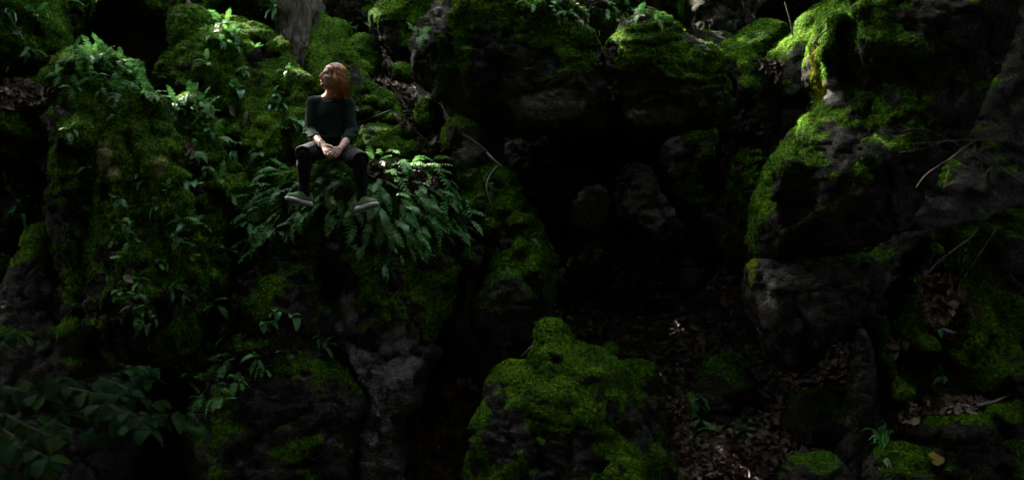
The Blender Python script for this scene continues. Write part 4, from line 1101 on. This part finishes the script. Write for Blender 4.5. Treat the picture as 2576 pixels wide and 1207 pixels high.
litter('leaf_litter', 'brown leaves along the dark shelf in the lower right', [(2290,1010),(2480,1000),(2480,1035),(2330,1050),(2200,1110),(2190,1090)], 260, .08, all_=True)
litter('leaf_litter', 'brown leaves among the ferns right of his knee', [(915,405),(1000,410),(1110,440),(1120,500),(1000,480),(920,440)], 420, .075, all_=True)
litter('leaf_litter', 'brown leaves on the top ledge above the blocks', [(1320,0),(1700,0),(1660,60),(1520,60),(1520,200),(1500,190),(1480,80),(1380,50)], 160, .06, all_=True)
litter('leaf_litter', 'dark leaves on the shaded ground at the bottom centre', [(1000,1000),(1190,950),(1190,1207),(1000,1207)], 900, .09)
litter('leaf_litter', 'brown leaves high between the pillar and the grey slab', [(1900,150),(1970,160),(1960,210),(1905,190)], 200, .08, all_=True)
litter('leaf_litter', 'few brown leaves in the furrow above the second hump cliff', [(455,370),(480,375),(515,425),(500,440),(460,395)], 70, .08, all_=True)
deadm = []
for i in range(3):
    v, f_ = curl(np.random.default_rng(40 + i), 1.0); d_ = make_mesh('dead_leaf', v, f_); d_.materials.append(M['dead']); deadm.append(d_)
for px, py, s, w_ in [(505,232,.10,'curled brown leaf on the mossy ridge knuckle'),(530,210,.09,'brown leaf in the fold of the knobbly ridge'),(590,280,.11,'curled brown leaf below the round leaves'),
     (625,292,.09,'pale brown leaf lying on the bright slope moss'),(468,375,.13,'long curled brown leaf above the mossy cliff'),(330,703,.10,'brown leaf stuck on the dark column foot'),
     (38,85,.10,'pale dead leaf on the top left boulder'),(1208,505,.10,'pale curled dead leaf on the mossy slope'),(1180,440,.08,'brown leaf below the nose-shaped boulder'),
     (2455,790,.15,'reddish curled leaf on the knobbly right slope'),(2290,105,.06,'small brown leaf on the moss of the crag'),(85,345,.08,'upright brown leaf between the left boulders'),
     (1862,420,.10,'pale leaf lodged in the crack beside the pillar')]:
    h = cast_s(px, py)
    if h:
        o = link('dead_leaf', deadm[random.randrange(3)], loc=h[0] + h[1] * .02)
        tag(o, w_, 'leaf', 'single dead leaves on the moss'); o.rotation_mode = 'QUATERNION'
        o.rotation_quaternion = (h[1] + Vector((0, -.3, .1))).to_track_quat('Z', 'Y') @ Quaternion((0, 0, 1), random.uniform(0, 6)); o.scale = (s, s, s)
h = cast_s(2355, 1148)
v, f_ = curl(np.random.default_rng(3), 1.0)
ym = make_mesh('yellow_leaf', v * np.array([1.6, 1, 1]), f_)
o = link('yellow_leaf', ym, M['yellow'], loc=h[0] + h[1] * .03); o.scale = (.12,) * 3; o.rotation_mode = 'QUATERNION'
o.rotation_quaternion = Vector((0, -.9, .5)).to_track_quat('Z', 'Y') @ Quaternion((0, 0, 1), 1.3)
tag(o, 'yellow leaf lying in the dark at the bottom right', 'leaf')

for o_, tm in MOSS_CAND:
    c = link('moss', tm, M['moss'], parent=o_); c['kind'] = 'stuff'


# ------------------------------------------------------------------ the man
M['skin'] = mat_plain('skin', (.50, .30, .215), .5, .10, 40, .15, .4, sss=.12, dist=.001)
M['sweater'] = mat_plain('dark_green_knit', (.009, .021, .014), .95, .25, 160, .5, .10, sheen=.05, dist=.002)
M['shorts'] = mat_plain('black_jersey', (.0032, .004, .0052), .9, .2, 60, .3, .2, dist=.003)
M['tights'] = mat_plain('black_tights', (.003, .0035, .0055), .8, .2, 60, .1, .25)
M['sock'] = mat_plain('dark_green_sock', (.014, .024, .014), .9, .2, 80, .4, .2)
M['suede'] = mat_plain('olive_suede', (.15, .24, .09), .9, .2, 60, .4, .2, sheen=.3, dist=.002)
M['sole'] = mat_plain('white_rubber_sole', (.86, .88, .90), .6, .12, 25, .1, .4)
M['outsole'] = mat_plain('grey_tread', (.20, .19, .18), .8, .2, 60, .4, .3)
M['lace'] = mat_plain('black_lace', (.012, .014, .012), .8, .2, 60)
M['hair'] = mat_leaf('copper_hair', [(.15, (.10, .028, .006)), (.5, (.52, .18, .035)), (.85, (.90, .46, .15))], .38, 0, 12, .6)
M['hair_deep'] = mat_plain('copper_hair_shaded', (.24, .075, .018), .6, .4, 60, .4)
M['beard'] = mat_plain('copper_beard', (.20, .062, .022), .6, .4, 90, .6, .4, dist=.002)
M['eye'] = mat_plain('eye', (.09, .09, .10), .3, .2, 20)
M['bead'] = mat_plain('grey_stone_beads', (.30, .30, .32), .4, .3, 60)
man = link('person', None, loc=W(833, 396, 9.32))
tag(man, 'long red-haired man in dark green sweater sitting on the fern ledge, looking up left', 'person')
ML = np.array(man.location)
def part(name, f_or, mat, disp=None, parent=None, label=None):
    P, Q = f_or.mesh() if isinstance(f_or, Field) else f_or
    if disp is not None:
        n_ = normals(P, Q); P = P + n_ * disp(P, n_)[:, None]
    o = link(name, make_mesh(name, P - ML, Q), M[mat], parent=parent or man)
    if label: o['label'] = label
    return o
px_ = lambda a, b_, c: W(a, b_, c)
pel, wai, che, nek = px_(833,366,9.34), px_(832,336,9.32), px_(830,288,9.31), px_(827,250,9.31)
sL, sR = px_(789,261,9.30), px_(873,262,9.30)
eL, eR = px_(779,333,9.24), px_(885,335,9.24)
wL, wR = px_(811,363,8.99), px_(859,371,9.0)
hL, hR = px_(810,374,9.32), px_(857,374,9.32)
kL, kR = px_(765,387,8.88), px_(904,402,8.90)
aL, aR = px_(765,484,8.93), px_(911,497,8.95)
lerp = lambda a, b_, t: a + (b_ - a) * t
hf = np.array([-.80, -.53, .24]); hf /= np.linalg.norm(hf)
hs = np.cross([0.06, 0.0, 1], hf); hs /= np.linalg.norm(hs)
hu = np.cross(hf, hs)
HC = px_(838, 195, 9.27)
HR3 = np.stack([hf, hs, hu], 1)
def HP(f_, s_, u_): return HC + hf * f_ + hs * s_ + hu * u_
# body: one continuous surface
B = Field(np.array([W(735,400,9.2)[0] , 8.62, W(0,545,8.8)[2]]), np.array([W(960,400,9.2)[0], 9.60, W(0,158,9.3)[2]]), .0042)
B.ell(px_(830,292,9.31), (.150, .095, .15), .03); B.ell(px_(832,335,9.32), (.135, .095, .12), .03); B.ell(pel, (.155, .12, .09), .03)
for s_, e_, w_ in ((sL, eL, wL), (sR, eR, wR)):
    B.capsule(lerp(nek, s_, .3), s_, .05, .052, .03); B.capsule(s_, e_, .050, .042, .02)
    B.capsule(e_, lerp(e_, w_, .35), .041, .042, .015); B.capsule(lerp(e_, w_, .35), w_, .042, .027, .015)
for h_, k_, a_ in ((hL, kL, aL), (hR, kR, aR)):
    B.capsule(h_, k_, .078, .055, .03); B.capsule(k_, lerp(k_, a_, .3), .052, .052, .02); B.capsule(lerp(k_, a_, .3), a_, .052, .034, .02)
B.capsule(nek - np.array([0, 0, .02]), HP(-.028, 0, -.05), .058, .052, .03)
B.ell(HP(-.012, 0, .030), (.096, .077, .090), .01, R=HR3)
B.ell(HP(.038, 0, -.042), (.060, .057, .078), .03, R=HR3)
B.ell(HP(.060, 0, -.092), (.032, .034, .026), .02, R=HR3)
B.capsule(HP(-.03, .052, -.062), HP(.055, .026, -.098), .016, .014, .025); B.capsule(HP(-.03, -.052, -.062), HP(.055, -.026, -.098), .016, .014, .025)
B.ell(HP(.062, 0, .055), (.030, .058, .040), .02, R=HR3)
B.capsule(HP(.077, .036, .026), HP(.088, .008, .024), .010, .009, .012); B.capsule(HP(.077, -.036, .026), HP(.088, -.008, .024), .010, .009, .012)
B.ell(HP(.100, .031, .006), (.020, .018, .011), .008, True, R=HR3); B.ell(HP(.100, -.031, .006), (.020, .018, .011), .008, True, R=HR3)
B.capsule(HP(.066, .048, -.028), HP(.080, .040, -.024), .013, .013, .015); B.capsule(HP(.066, -.048, -.028), HP(.080, -.040, -.024), .013, .013, .015)
B.capsule(HP(.090, 0, .022), HP(.121, 0, -.026), .0075, .0105, .008); B.ell(HP(.104, 0, -.032), (.015, .016, .009), .006, R=HR3)
B.capsule(HP(.098, -.018, -.062), HP(.098, .018, -.062), .0065, .0065, .006); B.capsule(HP(.096, -.016, -.072), HP(.096, .016, -.072), .007, .007, .005)
B.capsule(HP(.108, -.02, -.0665), HP(.108, .02, -.0665), .0022, .0022, .003, True)
for q in (1, -1): B.ell(HP(-.010, .078 * q, .0), (.018, .009, .030), .006, R=HR3)
def hand(w_, palm, kn, mid_, tip, th, rad=.0088):
    pc = W(*palm)
    B.capsule(w_, lerp(w_, pc, .7), .025, .024, .012)
    for a_, b_, c_ in zip(kn, mid_, tip):
        a_, b_, c_ = W(*a_), W(*b_), W(*c_)
        B.capsule(lerp(w_, a_, .35), a_, .015, rad * 1.22, .010); B.capsule(a_, b_, rad * 1.08, rad, .003); B.capsule(b_, c_, rad, rad * .84, .002)
    t = [W(*q) for q in th]
    B.capsule(t[0], t[1], .0145, .0115, .008); B.capsule(t[1], t[2], .0110, .0085, .003)
hand(wL, (821,374,8.93), [(815.5,380,8.90),(821,381,8.885),(827,380,8.88),(832.5,377,8.88)], [(818,388,8.875),(824,389.5,8.865),(830,388.5,8.86),(835,385,8.865)],
     [(822,393,8.895),(827,395,8.89),(832,393.5,8.885),(836,390,8.89)], [(822,366,8.93),(833,368,8.89),(843,374,8.875)])
hand(wR, (848,381,8.93), [(852,388,8.90),(846.5,385.5,8.875),(842,381.5,8.865),(839.5,377.5,8.87)], [(846,394,8.875),(839.5,393,8.85),(834,389.5,8.84),(831,384.5,8.845)],
     [(841,397.5,8.88),(833.5,397.5,8.86),(828,394.5,8.85),(825.5,389.5,8.85)], [(850,373,8.93),(842,372.5,8.90),(835,376.5,8.88)])
P, Q = B.mesh()
body = link('body', make_mesh('body', P - ML, Q), M['skin'], parent=man)
# eyes
for q in (1, -1):
    f = Field(HP(.081, .031 * q, .006) - .02, HP(.081, .031 * q, .006) + .02, .0022); f.ell(HP(.0805, .031 * q, .0065), (.0115,) * 3, .001)
    part('eye', f, 'eye')
    f = Field(HP(.085, .031 * q, .014) - .03, HP(.085, .031 * q, .014) + .03, .0025)
    f.capsule(HP(.085, .045 * q, .020), HP(.096, .014 * q, .023), .0032, .0036, .001); part('eyebrow', f, 'beard')
# moustache and beard
f = Field(HC - .16, HC + .16, .0028)
for q in (1, -1):
    f.capsule(HP(.106, .002 * q, -.048), HP(.098, .022 * q, -.056), .0085, .0070, .004); f.capsule(HP(.098, .022 * q, -.056), HP(.086, .033 * q, -.072), .0065, .004, .004)
part('moustache', f, 'beard', lambda P, n_: .0012 * perlin(P * 300))
f = Field(HC - .16, HC + .16, .0028)
f.ell(HP(.080, 0, -.100), (.020, .026, .018), .004, R=HR3); f.capsule(HP(.045, .038, -.100), HP(.075, .015, -.108), .010, .010, .01); f.capsule(HP(.045, -.038, -.100), HP(.075, -.015, -.108), .010, .010, .01)
part('beard', f, 'beard', lambda P, n_: .0015 * perlin(P * 300))
# hair
f = Field(HC - .24, HC + .22, .005)
f.ell(HP(-.022, 0, .038), (.101, .089, .096), .01, R=HR3); f.capsule(HP(-.01, .070, .02), HP(-.015, .066, -.09), .030, .030, .02)
f.ell(HP(.104, 0, -.008), (.056, .066, .070), .015, True, R=HR3)
f.capsule(HP(-.05, .05, .0), HP(-.065, .045, -.12) + np.array([0, 0, -.03]), .050, .045, .03); f.capsule(HP(-.05, -.04, .0), HP(-.055, -.04, -.15), .045, .035, .03)
P, Q = f.mesh()
Vh, Fh = [], []
hr = np.random.default_rng(5)
def add_lock(pts_, r0, r1):
    v, f_ = tube_mesh(smooth_path(pts_, 1), np.linspace(r0, r1, len(smooth_path(pts_, 1))), 5, .0, 1)
    global Fh
    b_ = len(Vh); Vh.extend(v); Fh += [tuple(i + b_ for i in q) for q in f_]
for i in range(560):
    ph = math.radians(hr.uniform(54, 306))
    st = np.array([.050 + hr.uniform(-.09, .03), hr.uniform(-.018, .018), 0])
    pts_ = []
    tf, ts = math.cos(ph) * .100 - .018, math.sin(ph) * .088
    if abs(ph - math.pi) > 1.9: tf = min(tf, .036)
    for k in range(6):
        t = k / 5; a = t * math.pi / 2
        ff = st[0] * (1 - math.sin(a)) + tf * math.sin(a); ss = st[1] * (1 - math.sin(a)) + ts * math.sin(a)
        e = math.sqrt(max(.02, 1 - ((ff + .022) / .108)**2 - (ss / .092)**2))
        pts_.append(HP(ff, ss, .036 + .100 * e * (1 - .1 * t) if k < 5 else .02) + hr.normal(0, .0012, 3))
    ln = hr.uniform(.14, .215) * (1 if abs(ph - math.pi) < 1.5 else .85)
    out = hs * math.sin(ph) * .6 + hf * math.cos(ph) * .5
    am, wv = hr.uniform(.003, .011), hr.uniform(0, 6)
    base = pts_[-1]
    for k in range(1, 7):
        t = k / 6
        p = base + np.array([0, 0, -ln * t]) + out * (.040 * math.sin(t * 2.9) + .018 * t * t) - hf * .02 * t
        p = p + hs * am * math.sin(wv + t * 8) + hf * am * math.cos(wv + t * 7)
        pts_.append(p)
    add_lock(pts_, hr.uniform(.0026, .0060), .0010)
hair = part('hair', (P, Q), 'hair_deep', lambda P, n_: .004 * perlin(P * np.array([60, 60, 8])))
part('hair_lock', (np.array(Vh), np.array(Fh)), 'hair', parent=None)['kind'] = 'stuff'
# sweater
S = Field(np.array([W(750,400,9.2)[0], 8.95, W(0,375,9.3)[2]]), np.array([W(910,400,9.2)[0], 9.60, W(0,230,9.3)[2]]), .005)
S.ell(px_(830,290,9.31), (.168, .112, .150), .04); S.ell(px_(832,328,9.31), (.160, .112, .110), .04); S.ell(px_(833,348,9.32), (.172, .130, .060), .03)
for s_, e_, w_ in ((sL, eL, wL), (sR, eR, wR)):
    S.capsule(lerp(nek, s_, .25) + np.array([0, 0, -.006]), s_, .052, .062, .04); S.capsule(s_, e_, .062, .052, .03); S.capsule(e_, lerp(e_, w_, .42), .053, .050, .02)
    S.capsule(lerp(e_, w_, .40), lerp(e_, w_, .47), .050, .049, .004)
    S.ell(lerp(e_, w_, .47) + (w_ - e_) / np.linalg.norm(w_ - e_) * .118, (.10, .10, .10), .004, True)
S.capsule(nek + np.array([0, -.02, .0]), HP(-.028, 0, -.06), .062, .064, .008, True)
def folds(P, n_):
    z_ = P[:, 2]
    low_ = sstep(W(0, 325, 9.3)[2], W(0, 345, 9.3)[2], z_)
    f1 = fbm(P * np.array([5, 5, 22.]) + 3, 3, True) * .008 * (low_ * .9 + .12 + .0)
    el = np.minimum(np.linalg.norm(P - eL, axis=1), np.linalg.norm(P - eR, axis=1))
    return f1 + .009 * fbm(P * np.array([9, 9, 30.]), 2, True) * sstep(.14, .03, el) + .004 * fbm(P * 7, 2)
part('sweater', S, 'sweater', folds)
for s_, e_, w_ in ((sL, eL, wL), (sR, eR, wR)):
    c0, c1 = lerp(e_, w_, .33), lerp(e_, w_, .49)
    f = Field(np.minimum(c0, c1) - .08, np.maximum(c0, c1) + .08, .004)
    f.capsule(c0, c1, .0525, .0475, .002)
    dd = (w_ - e_) / np.linalg.norm(w_ - e_)
    f.ell(c1 + dd * .21, (.2, .2, .2), .004, True); f.ell(c0 - dd * .21, (.2, .2, .2), .004, True)
    part('cuff', f, 'sweater', lambda P, n_: .0015 * perlin(P * 60))
th_ = np.linspace(0, 2 * math.pi, 21)
nc = px_(828.5, 247, 9.285)
ring = [nc + np.array([.066 * math.cos(a), .062 * math.sin(a), .012 * math.sin(a) + .010 * math.cos(a) * -1]) for a in th_]
V, F = tube_mesh(ring, [.0055] * 21, 8)
part('collar', (np.array(V), np.array(F)), 'sweater')
# shorts
S = Field(np.array([W(740,400,8.8)[0], 8.72, W(0,425,9.0)[2]]), np.array([W(940,400,9.0)[0], 9.62, W(0,335,9.3)[2]]), .0055)
S.ell(px_(833,366,9.33), (.182, .140, .090), .04)
for h_, k_ in ((hL, kL), (hR, kR)):
    dd = (k_ - h_) / np.linalg.norm(k_ - h_)
    S.capsule(h_, k_ + dd * .02 + np.array([0, 0, .002]), .092, .075, .05)
    S.ell(lerp(h_, k_, .8) + np.array([0, 0, -.03]), (.075, .11, .07), .05)
for h_, k_, a_ in ((hL, kL, aL), (hR, kR, aR)):
    dd = (k_ - h_) / np.linalg.norm(k_ - h_)
    S.ell(k_ + dd * .225, (.19, .19, .19), .006, True)
    S.capsule(k_ - dd * .06 - np.array([0, 0, .01]), a_, .066, .06, .004, True)
S.capsule(px_(833,396,8.93), px_(833,420,8.90), .05, .06, .03, True)
part('shorts', S, 'shorts', lambda P, n_: .007 * fbm(P * np.array([9, 4, 9.]), 3, True) - .002)
f = Field(px_(822,362,9.2) - .06, px_(838,340,9.15) + .06, .004)
f.capsule(px_(826,345,9.175), px_(824,362,9.15), .006, .005, .002); f.capsule(px_(836,345,9.175), px_(838,361,9.15), .006, .005, .002)
part('drawstring', f, 'shorts')
# legs in tights, socks, shoes
for k_, a_, h_ in ((kL, aL, hL), (kR, aR, hR)):
    f = Field(np.minimum(k_, a_) - .13, np.maximum(k_, a_) + .10, .005)
    f.capsule(lerp(k_, h_, .25), k_, .062, .060, .02); f.capsule(k_, lerp(k_, a_, .28), .060, .061, .02); f.capsule(lerp(k_, a_, .28), lerp(k_, a_, .93), .061, .042, .02)
    part('tights', f, 'tights', lambda P, n_: .002 * fbm(P * 12, 2))
for a_, k_, toe, nm in ((aL, kL, np.array([-.74, -.64, .19]), 'L'), (aR, kR, np.array([.82, -.56, .17]), 'R')):
    F_ = toe / np.linalg.norm(toe); S_ = np.cross([0, 0, 1.], F_); S_ /= np.linalg.norm(S_); U_ = np.cross(F_, S_)
    R_ = np.stack([F_, S_, U_], 1)
    O = a_ + np.array([0, 0, -.075])
    def SP(a, b_, c_): return O + F_ * a + S_ * b_ + U_ * c_
    f = Field(a_ - .10, a_ + .10, .004); f.capsule(lerp(a_, k_, .16), SP(-.005, 0, .055), .046, .040, .01); f.capsule(lerp(a_, k_, .10), lerp(a_, k_, .17), .0475, .0475, .004)
    part('sock', f, 'sock', lambda P, n_: .0015 * fbm(P * np.array([20, 20, 60.]), 2))
    bb = [O - .24, O + .24]
    f = Field(bb[0], bb[1], .0042)
    f.ell(SP(-.035, 0, .028), (.046, .035, .058), .02, R=R_); f.ell(SP(.02, 0, .035), (.060, .033, .045), .03, R=R_)
    f.ell(SP(.095, 0, .012), (.082, .043, .036), .03, R=R_); f.capsule(SP(.015, 0, .062), SP(.095, 0, .026), .030, .026, .02)
    f.capsule(SP(-.012, 0, .07), SP(-.014, 0, .15), .034, .036, .006, True)
    shoe = part('shoe', f, 'suede', lambda P, n_: .0015 * fbm(P * 25, 2))
    f = Field(bb[0], bb[1], .004)
    for c_, r_ in ((SP(-.035, 0, -.012), (.054, .042, .024)), (SP(.03, 0, -.012), (.087, .040, .0225)), (SP(.105, 0, -.008), (.083, .051, .024))):
        f.ell(c_, r_, .015, R=R_)
    part('sole', f, 'sole', parent=None)
    f = Field(bb[0], bb[1], .004)
    for c_, r_ in ((SP(-.035, 0, -.029), (.047, .035, .012)), (SP(.03, 0, -.029), (.08, .033, .011)), (SP(.105, 0, -.026), (.074, .043, .012))):
        f.ell(c_, r_, .015, R=R_)
    part('tread', f, 'outsole', parent=None)
    for k in range(5):
        t = k / 4; x_ = .012 + .068 * t; u_ = .108 - .040 * t
        V, F = tube_mesh(smooth_path([SP(x_, -.024, u_ - .014), SP(x_ + .006, 0, u_ + .0035), SP(x_, .024, u_ - .014)], 2), [.0032] * 14, 5)
        V = V[:]; n_r = len(V) // 5
        part('lace', (np.array(V), np.array(F)), 'lace', parent=None)
# bracelet of beads
dd = (wL - eL) / np.linalg.norm(wL - eL); bc = lerp(eL, wL, .97)
u_ = np.cross(dd, [0, 0, 1.]); u_ /= np.linalg.norm(u_); v_ = np.cross(dd, u_)
br = None
sp = Field(np.array([-.008] * 3), np.array([.008] * 3), .0016); sp.ell((0, 0, 0), (.0052,) * 3, .001)
bp_, bq_ = sp.mesh(); bm_ = make_mesh('bead', bp_, bq_); bm_.materials.append(M['bead'])
brc = link('bracelet', None, parent=man, loc=bc - ML)
for k in range(18):
    a = 2 * math.pi * k / 18
    link('bead', bm_, parent=brc, loc=u_ * math.cos(a) * .0325 + v_ * math.sin(a) * .0305)

#PART4
# ------------------------------------------------------------------ unseen trees added round the gorge to shade it and place the light
LIGHT_GAPS = [(-1.6, 10.0, 3.1, 2.4), (2.9, 9.0, 1.05, .9), (.9, 10.9, 1.0, .8)]            # holes shaped in the added canopy to place pools of light: x, y, rx, ry
SUN_PATHS = [(W(2050, 150, 9.0), .20), (W(2010, 320, 9.0), .22), (W(1950, 400, 9.0), .24), (W(1890, 560, 9.0), .25), (W(2480, 920, 8.5), .22), (W(2280, 960, 8.5), .16), (W(2330, 790, 8.8), .16), (W(620, 440, 9.4), .14), (W(1110, 40, 9.6), .14)]  # paths cut through the added leaves so sun lands on chosen spots
def shade_crowns():
    spots = [(-9, 17.5, 9.2), (3, 18.5, 9), (11, 15, 9), (-12, 8, 7.5), (12, 6, 7), (-9, -2, 3), (2, -6, .5), (10, -4, 3)]
    n = 42000
    P = np.c_[rng.uniform(-17, 17, n), rng.uniform(-10, 22, n), rng.uniform(10.5, 14.0, n)]
    n2 = 42000
    P2 = np.c_[rng.uniform(-10, 11, n2), rng.uniform(-5, 16, n2), rng.uniform(5.2, 7.6, n2)]  # low leaf layer added to darken the foreground and both sides
    front = P2[:, 1] < 7.0 + np.where(P2[:, 0] < -2.6, .9, 0) + .5 * fbm(P2 * .8, 2)
    right = (P2[:, 0] > 3.6 + .5 * fbm(P2 * .8 + 9, 2)) & (rng.random(n2) < np.where(P2[:, 0] > 4.0, 1., .6))
    right |= (P2[:, 0] > .8) & (P2[:, 1] > 11.8) & (P2[:, 2] > 5.8)
    right |= (P2[:, 0] > 2.2 + .5 * fbm(P2 * .8 + 2, 2)) & (P2[:, 1] > 10.2) & (P2[:, 2] > 6.2)
    left = (P2[:, 0] < -3.4 + .6 * fbm(P2 * .8 + 4, 2)) & (P2[:, 1] < 9.2) & (rng.random(n2) < .7)
    P2 = P2[front | right | left]
    P = np.r_[P, P2]; n = len(P)
    keep = np.ones(n, bool)
    for x, y, rx, ry in LIGHT_GAPS:
        e = np.sqrt(((P[:, 0] - x) / rx)**2 + ((P[:, 1] - y) / ry)**2) + .25 * fbm(P * .6, 2)
        keep &= (e > 1) | (P[:, 2] < 8)
    s = np.array(SUN_TO)
    for c, r in SUN_PATHS:
        v = P - c; t = v @ s
        keep &= np.linalg.norm(v - t[:, None] * s, axis=1) > r
    P = P[keep]
    d = np.stack([(P[:, 0] - a)**2 + (P[:, 1] - b_)**2 for a, b_, _ in spots], 1)
    own = d.argmin(1)
    txt = ['at the back left rim of the gorge', 'at the back rim of the gorge', 'at the back right rim of the gorge', 'on the left rim', 'on the right rim', 'behind the viewer on the left', 'behind the viewer', 'behind the viewer on the right']
    for k, (x, y, z0) in enumerate(spots):
        root = link('shade_tree', None, loc=(x, y, z0)); tag(root, 'unseen tree added for shade ' + txt[k], 'tree')
        V, F = tube_mesh(smooth_path([(x, y, z0 - .4), (x + .2, y, (z0 + 11) / 2), (x, y + .2, 13)], 2), np.linspace(.35, .12, 13)[:len(smooth_path([(0,0,0),(0,0,1),(0,0,2)], 2))], 10, .04, k)
        link('trunk', make_mesh('trunk', np.array(V) - np.array([x, y, z0]), F), M['bark'], parent=root)
        C = P[own == k]; m_ = len(C)
        a = rng.normal(0, 1, (m_, 3)); a[:, 2] *= .5; a /= np.linalg.norm(a, axis=1, keepdims=True)
        b_ = np.cross(a, rng.normal(0, .4, (m_, 3)) + [0, 0, 1]); b_ /= np.linalg.norm(b_, axis=1, keepdims=True)
        s1 = rng.uniform(.14, .26, (m_, 1))
        V = np.stack([C - a * s1, C - b_ * s1 * .6, C + a * s1, C + b_ * s1 * .6], 1).reshape(-1, 3)
        cr_ = link('crown', make_mesh('crown', V - np.array([x, y, z0]), np.arange(4 * m_).reshape(-1, 4), smooth=False), M['beech'], parent=root)  # this trunk's share of the added shading leaves
        cr_['kind'] = 'stuff'
if SHADE_CANOPY: shade_crowns()
